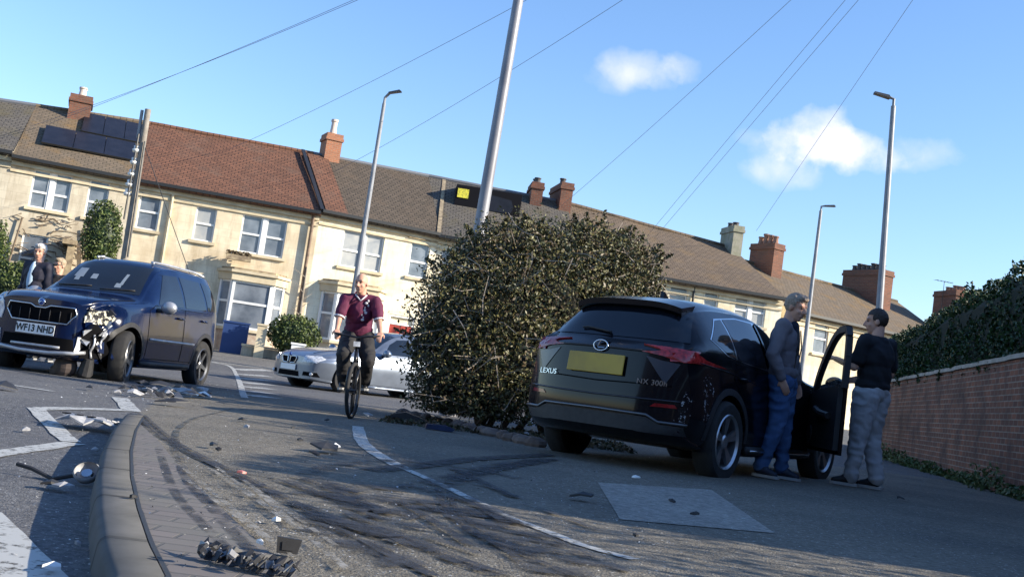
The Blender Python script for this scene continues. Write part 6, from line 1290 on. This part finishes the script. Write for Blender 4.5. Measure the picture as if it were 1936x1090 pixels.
# broken headlamp by the kerb
p = gpt(160, 918); E_ = empty('broken_headlamp', 'round broken headlamp unit lying against the kerb face', 'debris', Matrix.Translation(p+Vector((0, 0, .06))) @ Matrix.Rotation(.7, 4, 'X'), 'crash debris on the road')
b = MB(); b.lathe([(.0, -.03), (.05, -.02), (.062, .01), (.055, .02)], 18); b.build('bowl', M_pw, E_, smooth=True); b = MB(); b.lathe([(0, .0), (.025, .004), (.03, -.01)], 12); b.build('bulb_socket', M_chrome, E_)
b = MB(); b.tube([(-.05, 0, -.02), (-.16, -.02, -.05), (-.28, .03, -.055), (-.36, .05, -.06)], .010, 6); b.build('trailing_strip', M_plastic, E_)
items = [(118, 930, .06, M_pw, 'triangular white plastic shard near the left kerb', 5), (95, 925, .06, M_plastic, 'dark crumpled clip left of the white triangular shard', 7), (8, 737, .16, M_plastic, 'black curved plastic strip at the left edge of the road', 6), (48, 818, .045, M_pw, 'small white fragment left of the zigzag line', 6),
         (122, 706, .16, mat('yellow_foam', (.62, .45, .10), (.70, .60, .25), scale=10, rough=.8), 'yellow foam lump under the front of the crashed car', 7), (318, 742, .14, mat('cream_foam', (.66, .54, .28), rough=.8), 'cream foam lump between the wheels of the crashed car', 7), (300, 735, .3, M_plastic, 'dark tangled liner on the road between the wheels of the crashed car', 9), (345, 745, .22, M_pw, 'pale broken strip by the rear wheel of the crashed car', 8), (385, 752, .15, M_white, 'white shard furthest right of the crashed car', 7), (270, 730, .16, M_plastic, 'black scrap beside the front wheel of the crashed car', 8), (362, 752, .25, M_plastic, 'long black splinter below the rear wheel', 6), (325, 768, .22, M_plastic, 'flat black strip in front of the rear wheel', 5), (168, 738, .10, M_plastic, 'dark scrap below the bumper of the crashed car', 6), (222, 745, .07, M_pw, 'small pale chip near the front wheel', 6), (252, 742, .06, M_white, 'white chip just right of the front wheel', 6),
         (615, 856, .13, M_plastic, 'black plastic scrap with a bent edge in the middle of the tarmac', 5), (632, 852, .085, M_white, 'white plate fragment beside the black scrap in the middle', 4), (594, 864, .05, M_plastic, 'small curled black scrap left of the white fragment', 6), (456, 798, .06, M_plastic, 'dark chip in front of the crossing', 6), (464, 812, .05, M_pw, 'pale chip below the dark chip', 5), (400, 848, .05, M_plastic, 'black nub left on the smooth tarmac', 6), (412, 856, .035, M_plastic, 'smaller black nub beside its larger twin', 6), (618, 797, .035, M_plastic, 'upright dark fragment left of the bicycle wheel', 6), (553, 813, .035, M_plastic, 'dark pellet near the middle of the smooth tarmac', 6), (694, 789, .10, M_pw, 'pale shard on the ground right of the bicycle wheel', 5), (566, 838, .05, M_plastic, 'thin dark scrap above the black plastic scrap', 6),
         (1100, 947, .085, M_plastic, 'black scrap on the edge of the concrete patch', 6), (1200, 908, .05, M_white, 'white sliver behind the concrete patch', 5), (1315, 978, .035, M_plastic, 'dark nub on the concrete patch', 6), (1270, 953, .035, M_plastic, 'flat dark chip in the middle of the concrete patch', 5), (1702, 946, .05, M_plastic, 'dark clod on the shaded tarmac in front of the wall', 7), (995, 826, .11, M_pw, 'pale torn cup by the left rear wheel of the black car', 7), (1200, 1020, .02, M_plastic, 'black grain right of the long white line', 5), (455, 902, .03, mat('red_shard', (.5, .10, .08), (.7, .4, .35), scale=30, rough=.3), 'red lens splinter on the long dark tyre mark', 5), (920, 818, .05, M_redb, 'red lens scrap in the shade under the bush', 5),
         (250, 948, .018, M_plastic, 'black clip on the joint of the kerb stone', 6), (195, 1050, .03, M_plastic, 'black clip in the gutter at the kerb foot', 6), (188, 990, .03, M_pw, 'pale chip in the gutter at the kerb foot', 6), (97, 1086, .04, M_white, 'white scrap at the bottom left corner of the road', 6), (178, 858, .05, M_pw, 'pale sliver close to the kerb below the broken bumper piece', 4), (145, 1038, .018, M_pw, 'tiny pale chip on the left lane', 5), (520, 992, .022, M_white, 'white sliver on the paving edge', 4), (490, 1036, .02, M_white, 'white fleck above the torn bumper', 4)]
for i, (px, py, s_, m, lab, n_) in enumerate(items): drop(px, py, shard(n_, s_, .35 if s_ < .2 else .25, i), 'debris_piece', m, lab)
ORD = 'first second third fourth fifth sixth seventh eighth ninth tenth eleventh twelfth thirteenth fourteenth fifteenth sixteenth seventeenth eighteenth nineteenth twentieth twenty-first twenty-second twenty-third twenty-fourth twenty-fifth last'.split()
for i, px_ in enumerate(sorted(238+i*6.5+rr.uniform(-8, 8) for i in range(26))):
    drop(px_, 742+rr.uniform(-9, 13)+i*.25, shard(5+i % 3, rr.uniform(.05, .15), .45, 300+i), 'debris_piece', (M_plastic, M_pw, M_plastic, M_rimd)[i % 4], ('black splinter', 'grey sliver', 'dark torn strip', 'dull metal scrap')[i % 4]+', '+ORD[i]+' scrap from the left in the trail along the crashed car')
p = gpt(812, 812); b = MB(); b.prism([(-.16, 0), (.14, 0), (.17, .03), (.08, .06), (-.15, .05)], 1, -.08, .08); o = b.build('blue_crate', mat('blue_plastic', (.012, .022, .06), (.02, .04, .10), scale=5, rough=.35)); o.location = p+Vector((.1, .1, .01)); o.rotation_euler.z = R(8); tag(o, 'flattened blue plastic box in the shade at the foot of the bush', 'box')
b = MB(); b.prism([(-.30, 0), (.2, 0), (.15, .05), (-.1, .11), (-.25, .07)], 1, -.14, .1); o = b.build('undertray', M_plastic); o.location = gpt(778, 800)+Vector((0, .2, .01)); tag(o, 'black undertray piece left of the blue box under the bush', 'debris', 'crash debris on the road')
# fine glass and grit: nobody could count it
b = MB()
for i in range(1300):
    if i < 500: px, py = rr.gauss(300, 75), rr.gauss(742, 12)
    elif i < 1000: px, py = rr.gauss(760, 300), rr.gauss(950, 70)
    else: px, py = rr.uniform(0, 1250), rr.uniform(790, 1085)
    if not (640+px*.127 < py < 1088) or (px-968)**2 > 2e6: continue
    p = gpt(px, py); s_ = rr.uniform(.002, .0055)*(1+.12*p.y); q = [p+Vector((rr.uniform(-1, 1)*s_, rr.uniform(-1, 1)*s_, .006+rr.uniform(0, 1)*s_)) for _ in range(4)]; b.mi = rr.choice((0, 0, 1, 2)); b.add(q, [(0, 1, 2), (0, 2, 3), (0, 3, 1), (1, 3, 2)])
o = b.build('glass_fragments', [M_pw, M_plastic, M_lamp]); tag(o, 'scatter of fine glass and plastic crumbs over the tarmac', 'glass crumbs', kind='stuff')
